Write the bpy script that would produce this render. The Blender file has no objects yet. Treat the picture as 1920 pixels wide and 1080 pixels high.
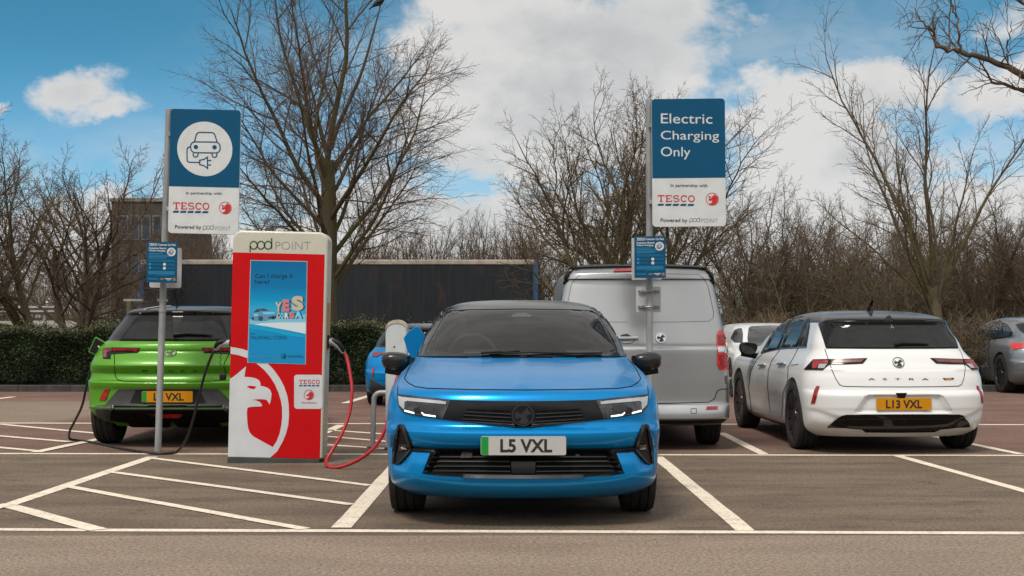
import bpy, bmesh, math, random
from mathutils import Vector, Matrix
from mathutils.bvhtree import BVHTree
from mathutils.geometry import delaunay_2d_cdt
R = math.radians
scene = bpy.context.scene
COL = scene.collection

# ------------------------------------------------------------------ camera
F, HC, YH = 2600.0, 1.31, 595.0          # focal length in photo pixels, camera height, horizon row
cam_d = bpy.data.cameras.new('camera')
cam_d.sensor_width = 36.0
cam_d.lens = 36.0 * F / 1920.0
cam_d.shift_y = (YH - 540.0) / 1920.0
cam_d.clip_start = 0.1
cam_d.clip_end = 2000.0
cam = bpy.data.objects.new('camera', cam_d)
cam.location = (0, 0, HC)
cam.rotation_euler = (R(90), 0, 0)
COL.objects.link(cam)
scene.camera = cam

# ------------------------------------------------------------------ light
SUN_EL, SUN_AZ = 57.0, 208.0             # azimuth clockwise from +Y (behind the camera, a little left)
sd = bpy.data.lights.new('sun', 'SUN')
sd.energy = 1.5
sd.angle = R(14)
sd.color = (1.0, 0.93, 0.84)
sun = bpy.data.objects.new('sun', sd)
sun.rotation_euler = (R(90 - SUN_EL), 0, R(180 - SUN_AZ))
COL.objects.link(sun)
scene.view_settings.view_transform = 'Standard'
scene.view_settings.look = 'None'
scene.view_settings.gamma = 1.0
scene.view_settings.exposure = 0.85
scene.cycles.max_bounces = 8
scene.cycles.transparent_max_bounces = 12

# ------------------------------------------------------------------ node helpers
class NT:
    def __init__(s, tree):
        s.t = tree; s.n = tree.nodes; s.l = tree.links
    def new(s, typ, **kw):
        n = s.n.new(typ)
        for k, v in kw.items(): setattr(n, k, v)
        return n
    def put(s, sock, v):
        if v is None: return
        if isinstance(v, bpy.types.NodeSocket): s.l.new(v, sock)
        elif isinstance(v, (tuple, list)):
            n = len(sock.default_value)
            v = tuple(v)
            if n == 4 and len(v) == 3: v = v + (1,)
            sock.default_value = v
        else: sock.default_value = v
    def math(s, op, a, b=None, c=None, clamp=False):
        n = s.new('ShaderNodeMath', operation=op); n.use_clamp = clamp
        s.put(n.inputs[0], a); s.put(n.inputs[1], b)
        if c is not None: s.put(n.inputs[2], c)
        return n.outputs[0]
    def ramp(s, v, a, b, c=0.0, d=1.0, smooth=True):
        n = s.new('ShaderNodeMapRange')
        n.interpolation_type = 'SMOOTHSTEP' if smooth else 'LINEAR'
        s.put(n.inputs['Value'], v)
        for k, x in (('From Min', a), ('From Max', b), ('To Min', c), ('To Max', d)): s.put(n.inputs[k], x)
        return n.outputs[0]
    def noise(s, vec, scale, detail=4, rough=0.55, dist=0.0):
        n = s.new('ShaderNodeTexNoise')
        s.put(n.inputs['Vector'], vec); n.inputs['Scale'].default_value = scale
        n.inputs['Detail'].default_value = detail; n.inputs['Roughness'].default_value = rough
        n.inputs['Distortion'].default_value = dist
        return n.outputs[0]
    def mix(s, f, a, b, typ='MIX'):
        n = s.new('ShaderNodeMix', data_type='RGBA', blend_type=typ)
        s.put(n.inputs[0], f); s.put(n.inputs[6], a); s.put(n.inputs[7], b)
        return n.outputs[2]
    def sep(s, v):
        n = s.new('ShaderNodeSeparateXYZ'); s.put(n.inputs[0], v); return n.outputs
    def comb(s, x, y, z):
        n = s.new('ShaderNodeCombineXYZ')
        s.put(n.inputs[0], x); s.put(n.inputs[1], y); s.put(n.inputs[2], z); return n.outputs[0]
    def vscale(s, v, sc):
        n = s.new('ShaderNodeVectorMath', operation='MULTIPLY'); s.put(n.inputs[0], v); s.put(n.inputs[1], sc); return n.outputs[0]

# ------------------------------------------------------------------ sky with clouds (by direction, same from anywhere)
def make_world():
    w = bpy.data.worlds.new('World'); scene.world = w; w.use_nodes = True
    t = NT(w.node_tree); t.n.clear()
    sky = t.new('ShaderNodeTexSky', sky_type='NISHITA')
    sky.sun_disc = False
    sky.sun_elevation = R(SUN_EL); sky.sun_rotation = R(SUN_AZ)
    sky.air_density = 1.3; sky.dust_density = 0.3; sky.ozone_density = 2.0
    tc = t.new('ShaderNodeTexCoord')
    d = tc.outputs['Generated']
    x, y, z = t.sep(d)
    ay = t.math('MAXIMUM', t.math('ABSOLUTE', y), 0.3)
    u = t.math('DIVIDE', x, ay); v = t.math('DIVIDE', z, ay)
    wob = t.noise(d, 5.0, 6, 0.6)
    wob2 = t.noise(t.vscale(d, (1, 1, 1.3)), 9.0, 9, 0.62)
    uu = t.math('ADD', u, t.math('MULTIPLY', t.math('SUBTRACT', wob, 0.5), 0.10))
    vv = t.math('ADD', v, t.math('MULTIPLY', t.math('SUBTRACT', wob2, 0.5), 0.09))
    #        px    py   rx   ry  strength
    blobs = [(1080, 90, 330, 150, 1.0), (980, 230, 300, 130, 0.95), (1000, 10, 250, 110, 0.9),
             (1240, 70, 150, 110, 0.8), (1240, 260, 230, 130, .7),
             (1500, 230, 190, 110, 0.85), (1600, 300, 260, 130, 0.85), (1690, 170, 160, 85, 0.85),
             (1850, 170, 170, 90, .75), (1890, 10, 110, 60, 0.6), (1440, 120, 110, 60, 0.38), (1560, 95, 50, 22, .5),
             (148, 172, 92, 52, .74), (185, 212, 100, 32, .55), (250, 200, 50, 36, .38), (-10, 185, 55, 32, 0.9), (760, 330, 330, 100, 0.55),
             (560, 200, 170, 60, 0.30), (720, 130, 160, 80, 0.35), (300, 425, 460, 85, 0.7), (1000, 420, 1400, 110, 0.8), (1700, 380, 420, 90, .72),
             (700, 480, 3000, 130, 0.9)]
    m = None
    for (px, py, rx, ry, st) in blobs:
        a = t.math('DIVIDE', t.math('SUBTRACT', uu, (px - 960) / F), rx / F)
        b = t.math('DIVIDE', t.math('SUBTRACT', vv, (YH - py) / F), ry / F)
        r2 = t.math('ADD', t.math('MULTIPLY', a, a), t.math('MULTIPLY', b, b))
        g = t.math('MULTIPLY', t.math('EXPONENT', t.math('MULTIPLY', r2, -0.8)), st)
        m = g if m is None else t.math('MAXIMUM', m, g)
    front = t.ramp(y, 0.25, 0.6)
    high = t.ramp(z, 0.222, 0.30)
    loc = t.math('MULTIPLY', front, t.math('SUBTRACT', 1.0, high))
    other = t.ramp(t.noise(d, 2.2, 4, 0.5), 0.10, 0.36, 0.72, 1.0)  # cloud thickened above and behind the view, added to grey the roof reflections
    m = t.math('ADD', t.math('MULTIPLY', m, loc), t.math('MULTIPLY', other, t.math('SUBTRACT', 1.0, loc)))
    det = t.noise(t.vscale(d, (1, 1, 1.5)), 13.0, 10, 0.60, 0.2)
    dens = t.ramp(t.math('ADD', m, t.math('MULTIPLY', t.math('SUBTRACT', det, 0.5), 1.30)), 0.37, 0.70)
    veil_m = None
    for (px, py, rx, ry, st) in [(760, 230, 260, 190, .62), (1560, 110, 330, 130, .42), (330, 400, 560, 130, .6), (1750, 330, 420, 200, .6), (1250, 330, 420, 150, .6), (100, 330, 200, 60, .35)]:
        a = t.math('DIVIDE', t.math('SUBTRACT', uu, (px - 960) / F), rx / F); b = t.math('DIVIDE', t.math('SUBTRACT', vv, (YH - py) / F), ry / F)
        g = t.math('MULTIPLY', t.math('EXPONENT', t.math('MULTIPLY', t.math('ADD', t.math('MULTIPLY', a, a), t.math('MULTIPLY', b, b)), -0.9)), st)
        veil_m = g if veil_m is None else t.math('MAXIMUM', veil_m, g)
    wisp = t.ramp(t.noise(t.vscale(d, (1, 1, 2.2)), 8.0, 8, 0.62, 0.6), 0.34, 0.66, 0.25, 1.0)
    dens = t.math('MAXIMUM', dens, t.math('MULTIPLY', t.math('MULTIPLY', veil_m, wisp), loc))
    shade_n = t.noise(t.vscale(d, (1, 1, 1.7)), 7.0, 6, 0.55)
    shade = t.ramp(t.math('ADD', shade_n, t.math('MULTIPLY', t.math('SUBTRACT', det, 0.5), .5)), 0.34, 0.60)
    edge = t.math('SUBTRACT', 1.0, t.ramp(t.math('ADD', m, t.math('MULTIPLY', t.math('SUBTRACT', det, 0.5), .8)), 0.5, 0.95))
    shade = t.math('MAXIMUM', shade, t.math('MULTIPLY', edge, 0.95))
    ccol = t.mix(shade, (3.0, 3.04, 3.07), (4.1, 4.02, 3.92))
    # unseen sky behind camera: brightened high for added fill, dimmed low to darken reflections
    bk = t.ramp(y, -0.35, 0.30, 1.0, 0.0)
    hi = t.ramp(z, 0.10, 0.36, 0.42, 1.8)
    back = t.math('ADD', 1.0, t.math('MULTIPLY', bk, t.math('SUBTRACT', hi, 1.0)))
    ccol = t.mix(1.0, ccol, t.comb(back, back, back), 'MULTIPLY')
    tint = t.mix(t.ramp(z, 0.06, 0.215), SKY_TINT_LOW, SKY_TINT)
    skyc = t.mix(1.0, sky.outputs[0], tint, 'MULTIPLY')
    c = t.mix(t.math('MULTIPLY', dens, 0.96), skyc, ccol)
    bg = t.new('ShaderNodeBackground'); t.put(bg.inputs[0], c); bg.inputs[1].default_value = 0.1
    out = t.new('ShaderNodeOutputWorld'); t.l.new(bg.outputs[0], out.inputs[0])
SKY_TINT_LOW = (0.215, 0.47, 0.72, 1)
SKY_TINT = (0.115, 0.33, 0.42, 1)
make_world()

# ------------------------------------------------------------------ materials
def mat(name, col, rough=0.5, metal=0.0, coat=0.0, var=0.0, vscale=8.0, bump=0.0, bscale=60.0, col2=None,
        coat_rough=0.04, spec=0.5, emit=0.0, stretch=(1, 1, 1), flake=0.0):
    m = bpy.data.materials.new(name); m.use_nodes = True
    t = NT(m.node_tree); p = t.n['Principled BSDF']
    tc = t.new('ShaderNodeTexCoord'); o = tc.outputs['Object']
    if stretch != (1, 1, 1): o = t.vscale(o, stretch)
    c = tuple(col) + (1,)
    if col2 is not None or var > 0:
        n = t.ramp(t.noise(o, vscale, 6, 0.6), 0.35, 0.65)
        if col2 is None:
            col2 = tuple(min(1, k * (1 - var)) for k in col)
        src = t.mix(n, c, tuple(col2) + (1,))
        t.put(p.inputs['Base Color'], src)
    else:
        p.inputs['Base Color'].default_value = c
    if emit:
        p.inputs['Emission Color'].default_value = c; p.inputs['Emission Strength'].default_value = emit
    rr = rough
    if rough > 0.4:
        rn = t.noise(o, vscale * 2.3, 4, 0.6)
        rr = t.ramp(rn, 0.3, 0.7, max(0.0, rough * 0.85), min(1, rough * 1.15))
    t.put(p.inputs['Roughness'], rr)
    p.inputs['Metallic'].default_value = metal
    p.inputs['Coat Weight'].default_value = coat
    p.inputs['Coat Roughness'].default_value = coat_rough
    p.inputs['Specular IOR Level'].default_value = spec
    if bump > 0:
        b = t.new('ShaderNodeBump'); b.inputs['Strength'].default_value = bump; b.inputs['Distance'].default_value = 0.02
        t.put(b.inputs['Height'], t.noise(o, bscale, 5, 0.6)); t.l.new(b.outputs[0], p.inputs['Normal'])
    return m

M = {}
M['blue_paint'] = mat('blue_paint', (0.0, 0.200, 0.50), 0.26, 0.45, 0.28, var=0.02, vscale=1, spec=.15)
M['blue_paint_far'] = mat('blue_paint_far', (0.01, 0.14, 0.42), 0.35, 0.2, 1.0, var=0.06, vscale=3)
M['green_paint'] = mat('green_paint', (0.070, 0.255, 0.0), 0.39, 0.15, 0.25, var=0.02, vscale=1)
M['white_paint'] = mat('white_paint', (0.66, 0.665, 0.66), 0.34, 0.0, 0.7, var=0.02, vscale=2.5)
M['silver_paint'] = mat('silver_paint', (0.38, 0.385, 0.385), 0.32, 0.85, 0.4, var=0.04, vscale=1)
M['grey_paint'] = mat('grey_paint', (0.16, 0.18, 0.20), 0.35, 0.5, 1.0, var=0.06)
M['gloss_black'] = mat('gloss_black', (0.004, 0.004, 0.0045), 0.10, 0.0, 0.0, var=0.3, spec=.3)
M['roof_black'] = mat('roof_black', (0.010, 0.010, 0.010), 0.24, 0.0, 0.15, var=0.2, spec=.35)
M['trim_black'] = mat('trim_black', (0.008, 0.008, 0.0085), 0.5, var=0.3, vscale=20, spec=.25)
M['slat_black'] = mat('slat_black', (0.013, 0.014, 0.015), 0.35, var=0.2, vscale=20)
M['cladding'] = mat('cladding', (0.035, 0.036, 0.037), 0.62, var=0.2, vscale=12, bump=0.1, bscale=300)
M['under'] = mat('under', (0.005, 0.005, 0.005), 0.9, var=0.3, spec=.1)
M['seam'] = mat('seam', (0.10, 0.10, 0.10), 0.6, var=0.2)
M['gap'] = mat('gap', (0.006, 0.006, 0.007), 0.8, var=0.2, spec=.1)
M['tyre'] = mat('tyre', (0.016, 0.016, 0.016), 0.85, var=0.35, vscale=10, bump=0.4, bscale=60)
M['rim_dark'] = mat('rim_dark', (0.10, 0.10, 0.105), 0.28, 0.8, var=0.2)
M['rim_face'] = mat('rim_face', (0.25, 0.25, 0.26), 0.3, 0.8, var=0.2)
M['dark_glass'] = mat('dark_glass', (0.012, 0.013, 0.014), 0.05, 0.0, 0.0, var=0.2, spec=0.6)
M['tint_glass'] = mat('tint_glass', (0.013, 0.014, 0.014), 0.06, 0.0, 0.0, var=0.2, spec=0.32)
M['lamp_glass'] = mat('lamp_glass', (0.055, 0.058, 0.062), 0.12, 0.3, 0.3, col2=(0.012, 0.012, 0.013), vscale=14)
M['lamp_white'] = mat('lamp_white', (0.42, 0.45, 0.48), 0.2, 0.1, 0.5, var=0.2)
M['lamp_on'] = mat('lamp_on', (0.95, 0.97, 1.0), 0.2, emit=0.75)
M['lamp_red'] = mat('lamp_red', (0.36, 0.012, 0.015), 0.25, 0.0, 0.3, var=0.5, vscale=30)
M['lamp_red_bright'] = mat('lamp_red_bright', (0.62, 0.012, 0.012), 0.18, 0.0, 0.8, var=0.45, vscale=30)
M['lamp_red_dim'] = mat('lamp_red_dim', (0.20, 0.05, 0.05), 0.3, 0.0, 0.1, var=0.4, vscale=30)
M['chrome'] = mat('chrome', (0.55, 0.56, 0.57), 0.16, 1.0, var=0.1)
M['chrome_dark'] = mat('chrome_dark', (0.055, 0.055, 0.057), 0.25, 0.9, var=0.1)
M['plate_white'] = mat('plate_white', (0.42, 0.42, 0.41), 0.4, var=0.05)
M['plate_yellow'] = mat('plate_yellow', (0.52, 0.22, 0.002), 0.45, var=0.06, spec=.2)
M['plate_green'] = mat('plate_green', (0.0, 0.24, 0.03), 0.4, var=0.06)
M['ink'] = mat('ink', (0.012, 0.012, 0.013), 0.5, var=0.2)
M['sign_blue'] = mat('sign_blue', (0.0, 0.068, 0.150), 0.5, var=0.06, vscale=3, spec=.2)
M['sign_blue_light'] = mat('sign_blue_light', (0.02, 0.22, 0.42), 0.5, var=0.1)
M['sign_blue_mid'] = mat('sign_blue_mid', (0.0, 0.14, 0.29), 0.5, var=0.1)
M['sign_white'] = mat('sign_white', (0.57, 0.59, 0.59), 0.45, var=0.10, vscale=5)
M['sign_grey'] = mat('sign_grey', (0.42, 0.42, 0.42), 0.5, var=0.1)
M['sign_ink'] = mat('sign_ink', (0.035, 0.045, 0.055), 0.5, var=0.1)
M['sign_ink_light'] = mat('sign_ink_light', (0.24, 0.25, 0.26), 0.5, var=0.1)
M['red_ink'] = mat('red_ink', (0.48, 0.012, 0.02), 0.45, var=0.05)
M['charger_red'] = mat('charger_red', (0.50, 0.0015, 0.004), 0.5, 0.0, 0.0, var=0.08, vscale=2, spec=.18)
M['charger_cream'] = mat('charger_cream', (0.50, 0.485, 0.40), 0.4, 0.0, 0.2, var=0.07, vscale=4)
M['charger_white'] = mat('charger_white', (0.56, 0.585, 0.595), 0.38, 0.0, 0.1, var=0.11, vscale=4)
M['charger_base'] = mat('charger_base', (0.05, 0.055, 0.05), 0.7, var=0.3)
M['logo_green'] = mat('logo_green', (0.06, 0.20, 0.03), 0.5, col2=(0.02, 0.07, 0.02), vscale=4)
M['post_cream'] = mat('post_cream', (0.52, 0.44, 0.33), 0.55, var=0.3, vscale=15)
M['galv'] = mat('galv', (0.36, 0.37, 0.37), 0.5, 0.35, var=0.35, vscale=6, stretch=(1, 1, 0.25), col2=(0.22, 0.225, 0.225))
M['sign_back'] = mat('sign_back', (0.50, 0.50, 0.49), 0.5, 0.1, var=0.15)
M['cable_black'] = mat('cable_black', (0.012, 0.012, 0.012), 0.55, var=0.2)
M['cable_red'] = mat('cable_red', (0.40, 0.012, 0.02), 0.4, var=0.15)
M['plastic_grey'] = mat('plastic_grey', (0.33, 0.34, 0.35), 0.4, var=0.15)
M['orange'] = mat('orange', (0.30, 0.13, 0.035), 0.7, var=0.3)
M['paint_line'] = None

def paint_line():
    m = bpy.data.materials.new('line_paint'); m.use_nodes = True
    t = NT(m.node_tree); p = t.n['Principled BSDF']
    o = t.new('ShaderNodeTexCoord').outputs['Object']
    n = t.ramp(t.noise(o, 6, 8, 0.7), 0.40, 0.75)
    n2 = t.ramp(t.noise(o, 38, 7, 0.75), 0.47, 0.64)
    c = t.mix(n, (0.76, 0.66, 0.53), (0.60, 0.51, 0.405))
    c = t.mix(t.math('MULTIPLY', n2, t.math('ADD', t.math('MULTIPLY', n, 0.6), 0.38)), c, (0.17, 0.145, 0.12))
    t.put(p.inputs['Base Color'], c); p.inputs['Roughness'].default_value = 0.8
    b = t.new('ShaderNodeBump'); b.inputs['Strength'].default_value = 0.4; b.inputs['Distance'].default_value = 0.004
    t.put(b.inputs['Height'], t.noise(o, 250, 4, 0.6)); t.l.new(b.outputs[0], p.inputs['Normal'])
    return m
M['paint_line'] = paint_line()

def asphalt():
    m = bpy.data.materials.new('asphalt'); m.use_nodes = True
    t = NT(m.node_tree); p = t.n['Principled BSDF']
    o = t.new('ShaderNodeTexCoord').outputs['Object']
    x, y, z = t.sep(o)
    yw = t.math('ADD', y, t.math('MULTIPLY', t.math('SUBTRACT', t.noise(o, 0.8, 3), 0.5), 0.06))
    aisle = t.math('SUBTRACT', 1.0, t.ramp(yw, 8.30, 8.36))
    back = t.ramp(t.math('ADD', y, t.math('MULTIPLY', t.math('SUBTRACT', t.noise(o, 0.5, 4), 0.5), 1.6)), 12.8, 14.6)
    blotch = t.ramp(t.noise(t.vscale(o, (0.55, 1.6, 1)), 1.3, 7, 0.65), 0.36, 0.62)
    streak = t.ramp(t.noise(t.vscale(o, (0.8, 1.9, 1)), 2.6, 9, 0.78), 0.50, 0.68)
    grain = t.noise(o, 120, 3, 0.7); grain2 = t.noise(o, 330, 2, 0.6)
    bay = t.mix(blotch, (0.118, 0.086, 0.059), (0.178, 0.132, 0.092))
    bay = t.mix(t.math('MULTIPLY', streak, 0.72), bay, (0.062, 0.047, 0.037))
    spots = t.ramp(t.noise(o, 1.7, 3, .5), 0.66, 0.72)
    bay = t.mix(t.math('MULTIPLY', spots, .45), bay, (.045, .037, .032))
    ais = t.mix(blotch, (0.228, 0.172, 0.126), (0.270, 0.206, 0.154))
    bk = t.mix(blotch, (0.135, 0.074, 0.056), (0.185, 0.110, 0.085))
    bk = t.mix(t.math('MULTIPLY', streak, 0.5), bk, (0.10, 0.06, 0.05))
    c = t.mix(back, bay, bk)
    lane = t.math('MULTIPLY', t.math('MULTIPLY', t.ramp(y, 16.9, 17.3), t.math('SUBTRACT', 1.0, t.ramp(y, 21.2, 22.0))), t.math('SUBTRACT', 1.0, t.ramp(t.math('ADD', x, t.math('MULTIPLY', y, -.18)), -9.2, -8.6)))
    c = t.mix(lane, c, t.mix(blotch, (0.195, 0.147, 0.108), (0.225, 0.172, 0.13)))
    c = t.mix(aisle, c, ais)
    g = t.ramp(t.math('ADD', t.math('MULTIPLY', grain, 0.6), t.math('MULTIPLY', grain2, 0.4)), 0.34, 0.66, 0.52, 1.48)
    c = t.mix(1.0, c, t.comb(g, g, g), 'MULTIPLY')
    g2 = t.ramp(t.noise(o, 42, 5, 0.75), 0.32, 0.68, 0.55, 1.45)
    c = t.mix(1.0, c, t.comb(g2, g2, g2), 'MULTIPLY')
    # fine pale chips of stone
    chip = t.ramp(t.noise(o, 75, 2, 0.5), 0.705, 0.73)
    c = t.mix(t.math('MULTIPLY', chip, .55), c, (0.36, 0.31, 0.26))
    # hairline cracks
    vo = t.new('ShaderNodeTexVoronoi', feature='DISTANCE_TO_EDGE')
    wn = t.new('ShaderNodeTexNoise'); wn.inputs['Scale'].default_value = 2.2; wn.inputs['Detail'].default_value = 6
    t.l.new(o, wn.inputs['Vector'])
    mv = t.new('ShaderNodeVectorMath', operation='MULTIPLY_ADD')
    t.l.new(wn.outputs[1], mv.inputs[0]); mv.inputs[1].default_value = (1.2, 1.2, 0); t.l.new(o, mv.inputs[2])
    t.l.new(mv.outputs[0], vo.inputs['Vector']); vo.inputs['Scale'].default_value = 0.42
    crack = t.math('SUBTRACT', 1.0, t.ramp(vo.outputs[0], 0.002, 0.008))
    crack = t.math('MULTIPLY', crack, t.ramp(t.noise(o, 0.7, 3), 0.50, 0.62))
    c = t.mix(t.math('MULTIPLY', crack, 0.16), c, (0.04, 0.033, 0.028))
    t.put(p.inputs['Base Color'], c)
    t.put(p.inputs['Roughness'], t.ramp(blotch, 0, 1, 0.72, 0.9)); p.inputs['Specular IOR Level'].default_value = 0.35
    b = t.new('ShaderNodeBump'); b.inputs['Strength'].default_value = 0.7; b.inputs['Distance'].default_value = 0.010
    t.put(b.inputs['Height'], t.math('ADD', grain, t.math('MULTIPLY', grain2, 0.6))); t.l.new(b.outputs[0], p.inputs['Normal'])
    return m
M['asphalt'] = asphalt()

def glass_mat():
    m = bpy.data.materials.new('clear_glass'); m.use_nodes = True
    t = NT(m.node_tree); t.n.clear()
    tr = t.new('ShaderNodeBsdfTransparent'); tr.inputs[0].default_value = (0.52, 0.55, 0.53, 1)
    gl = t.new('ShaderNodeBsdfGlossy'); gl.inputs['Roughness'].default_value = 0.03; gl.inputs[0].default_value = (0.68, 0.68, 0.68, 1)
    fr = t.new('ShaderNodeFresnel'); fr.inputs[0].default_value = 1.5
    dirt = t.new('ShaderNodeBsdfDiffuse'); dirt.inputs[0].default_value = (0.20, 0.18, 0.155, 1)
    o = t.new('ShaderNodeTexCoord').outputs['Object']
    mx = t.new('ShaderNodeMixShader'); t.put(mx.inputs[0], t.math('ADD', t.math('MULTIPLY', fr.outputs[0], 0.9), 0.03))
    t.l.new(tr.outputs[0], mx.inputs[1]); t.l.new(gl.outputs[0], mx.inputs[2])
    m2 = t.new('ShaderNodeMixShader'); t.put(m2.inputs[0], t.ramp(t.noise(o, 5, 5), 0.3, 0.7, 0.045, 0.065))
    t.l.new(mx.outputs[0], m2.inputs[1]); t.l.new(dirt.outputs[0], m2.inputs[2])
    out = t.new('ShaderNodeOutputMaterial'); t.l.new(m2.outputs[0], out.inputs[0])
    return m
M['clear_glass'] = glass_mat()

# ------------------------------------------------------------------ object helpers
def tag(o, label=None, cat=None, group=None, kind=None):
    if label: o['label'] = label
    if cat: o['category'] = cat
    if group: o['group'] = group
    if kind: o['kind'] = kind
    return o
def thing(name, label, cat, mtx=None, group=None):
    o = bpy.data.objects.new(name, None); COL.objects.link(o)
    o.empty_display_size = 0.2
    if mtx is not None: o.matrix_world = mtx
    return tag(o, label, cat, group)
def empty_part(name, parent, mtx=None):
    o = bpy.data.objects.new(name, None); COL.objects.link(o); o.parent = parent
    if mtx is not None: o.matrix_local = mtx
    return o
class MB:
    """collects faces; build() links them as one mesh object"""
    def __init__(s): s.v = []; s.f = []; s.m = []
    def add(s, vs, fs, mi=0):
        b = len(s.v); s.v += [tuple(q) for q in vs]; s.f += [tuple(i + b for i in q) for q in fs]; s.m += [mi] * len(fs)
        return s
    def box(s, x0, y0, z0, x1, y1, z1, mi=0):
        vs = [(x, y, z) for z in (z0, z1) for y in (y0, y1) for x in (x0, x1)]
        return s.add(vs, [(0, 2, 3, 1), (4, 5, 7, 6), (0, 1, 5, 4), (2, 6, 7, 3), (0, 4, 6, 2), (1, 3, 7, 5)], mi)
    def tube(s, pts, rad, k=8, mi=0, cap=True):
        pts = [Vector(p) for p in pts]; n = len(pts)
        if not hasattr(rad, '__len__'): rad = [rad] * n
        vs = []; prev = None
        for i, p in enumerate(pts):
            a = pts[max(0, i - 1)]; b = pts[min(n - 1, i + 1)]
            t = (b - a).normalized() if (b - a).length > 1e-9 else Vector((0, 0, 1))
            if prev is None:
                ref = Vector((1, 0, 0)) if abs(t.x) < 0.8 else Vector((0, 1, 0))
                nrm = (ref - t * ref.dot(t)).normalized()
            else:
                nrm = prev - t * prev.dot(t)
                nrm = nrm.normalized() if nrm.length > 1e-6 else Vector((1, 0, 0))
            prev = nrm; bi = t.cross(nrm)
            for j in range(k):
                a_ = 2 * math.pi * j / k
                vs.append(p + (nrm * math.cos(a_) + bi * math.sin(a_)) * rad[i])
        fs = []
        for i in range(n - 1):
            for j in range(k):
                j2 = (j + 1) % k
                fs.append((i * k + j, i * k + j2, (i + 1) * k + j2, (i + 1) * k + j))
        if cap: fs += [tuple(range(k))[::-1], tuple((n - 1) * k + j for j in range(k))]
        return s.add(vs, fs, mi)
    def lathe(s, prof, k=40, axis='x', c=(0, 0, 0), mi=0, closed=False):
        """prof: list of (along axis, radius)"""
        vs = []; n = len(prof)
        for a, r in prof:
            for j in range(k):
                t = 2 * math.pi * j / k; p, q = r * math.cos(t), r * math.sin(t)
                vs.append({'x': (c[0] + a, c[1] + p, c[2] + q), 'y': (c[0] + p, c[1] + a, c[2] + q), 'z': (c[0] + p, c[1] + q, c[2] + a)}[axis])
        fs = []
        for i in range(n if closed else n - 1):
            i2 = (i + 1) % n
            for j in range(k):
                j2 = (j + 1) % k
                fs.append((i * k + j, i * k + j2, i2 * k + j2, i2 * k + j))
        if not closed: fs += [tuple(range(k)), tuple((n - 1) * k + j for j in range(k))[::-1]]
        return s.add(vs, fs, mi)
    def prism(s, pts2, y0, y1, mi=0):
        """2-D outline (x,z) given thickness along y"""
        n = len(pts2)
        vs = [(x, y0, z) for x, z in pts2] + [(x, y1, z) for x, z in pts2]
        fs = [tuple(range(n)), tuple(range(2 * n - 1, n - 1, -1))]
        fs += [(i, i + n, (i + 1) % n + n, (i + 1) % n) for i in range(n)]
        return s.add(vs, fs, mi)
    def build(s, name, mats, parent=None, smooth=None, bevel=0.0, recalc=True, subsurf=0):
        me = bpy.data.meshes.new(name); me.from_pydata(s.v, [], s.f); me.update()
        if not isinstance(mats, (list, tuple)): mats = [mats]
        for q in mats: me.materials.append(q)
        me.polygons.foreach_set('material_index', s.m)
        if recalc:
            bm = bmesh.new(); bm.from_mesh(me)
            bmesh.ops.recalc_face_normals(bm, faces=bm.faces); bm.to_mesh(me); bm.free()
        if smooth is not None:
            me.polygons.foreach_set('use_smooth', [True] * len(me.polygons))
            if smooth < 179: me.set_sharp_from_angle(angle=R(smooth))
        o = bpy.data.objects.new(name, me); COL.objects.link(o)
        if parent: o.parent = parent
        if bevel:
            b = o.modifiers.new('bevel', 'BEVEL'); b.width = bevel; b.segments = 3; b.limit_method = 'ANGLE'; b.angle_limit = R(35)
        if subsurf:
            q = o.modifiers.new('sub', 'SUBSURF'); q.levels = subsurf; q.render_levels = subsurf
        return o

def crop(x0, y0, sc):
    def f(*a):
        if len(a) == 2 and not hasattr(a[0], '__len__'): return (x0 + a[0] / sc, y0 + a[1] / sc)
        return [(x0 + p[0] / sc, y0 + p[1] / sc) for p in a[0]]
    return f
C1 = crop(700, 540, 2.5714); C2 = crop(150, 550, 3.6); C3 = crop(420, 420, 2.297); C4 = crop(1030, 470, 2.843)
C5 = crop(1360, 550, 3.4286); C6 = crop(250, 190, 2.917); C7 = crop(1170, 170, 2.919); C8 = crop(420, 650, 4.695); C9 = crop(460, 480, 5.144)
CAMP = Vector((0, 0, HC))
def P(px, py, Y): return Vector(((px - 960) * Y / F, Y, HC - (py - YH) * Y / F))
def G(px, py):
    Y = F * HC / (py - YH); return Vector(((px - 960) * Y / F, Y, 0))
def ray(px, py): return Vector(((px - 960) / F, 1.0, -(py - YH) / F)).normalized()
def catmull(pts, n=8):
    pts = [Vector(p) for p in pts]; out = []
    for i in range(len(pts) - 1):
        p0 = pts[max(i - 1, 0)]; p1 = pts[i]; p2 = pts[i + 1]; p3 = pts[min(i + 2, len(pts) - 1)]
        for k in range(n):
            t = k / n
            out.append(0.5 * ((2 * p1) + (p2 - p0) * t + (2 * p0 - 5 * p1 + 4 * p2 - p3) * t * t + (3 * p1 - p0 - 3 * p2 + p3) * t ** 3))
    out.append(pts[-1]); return out
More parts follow.
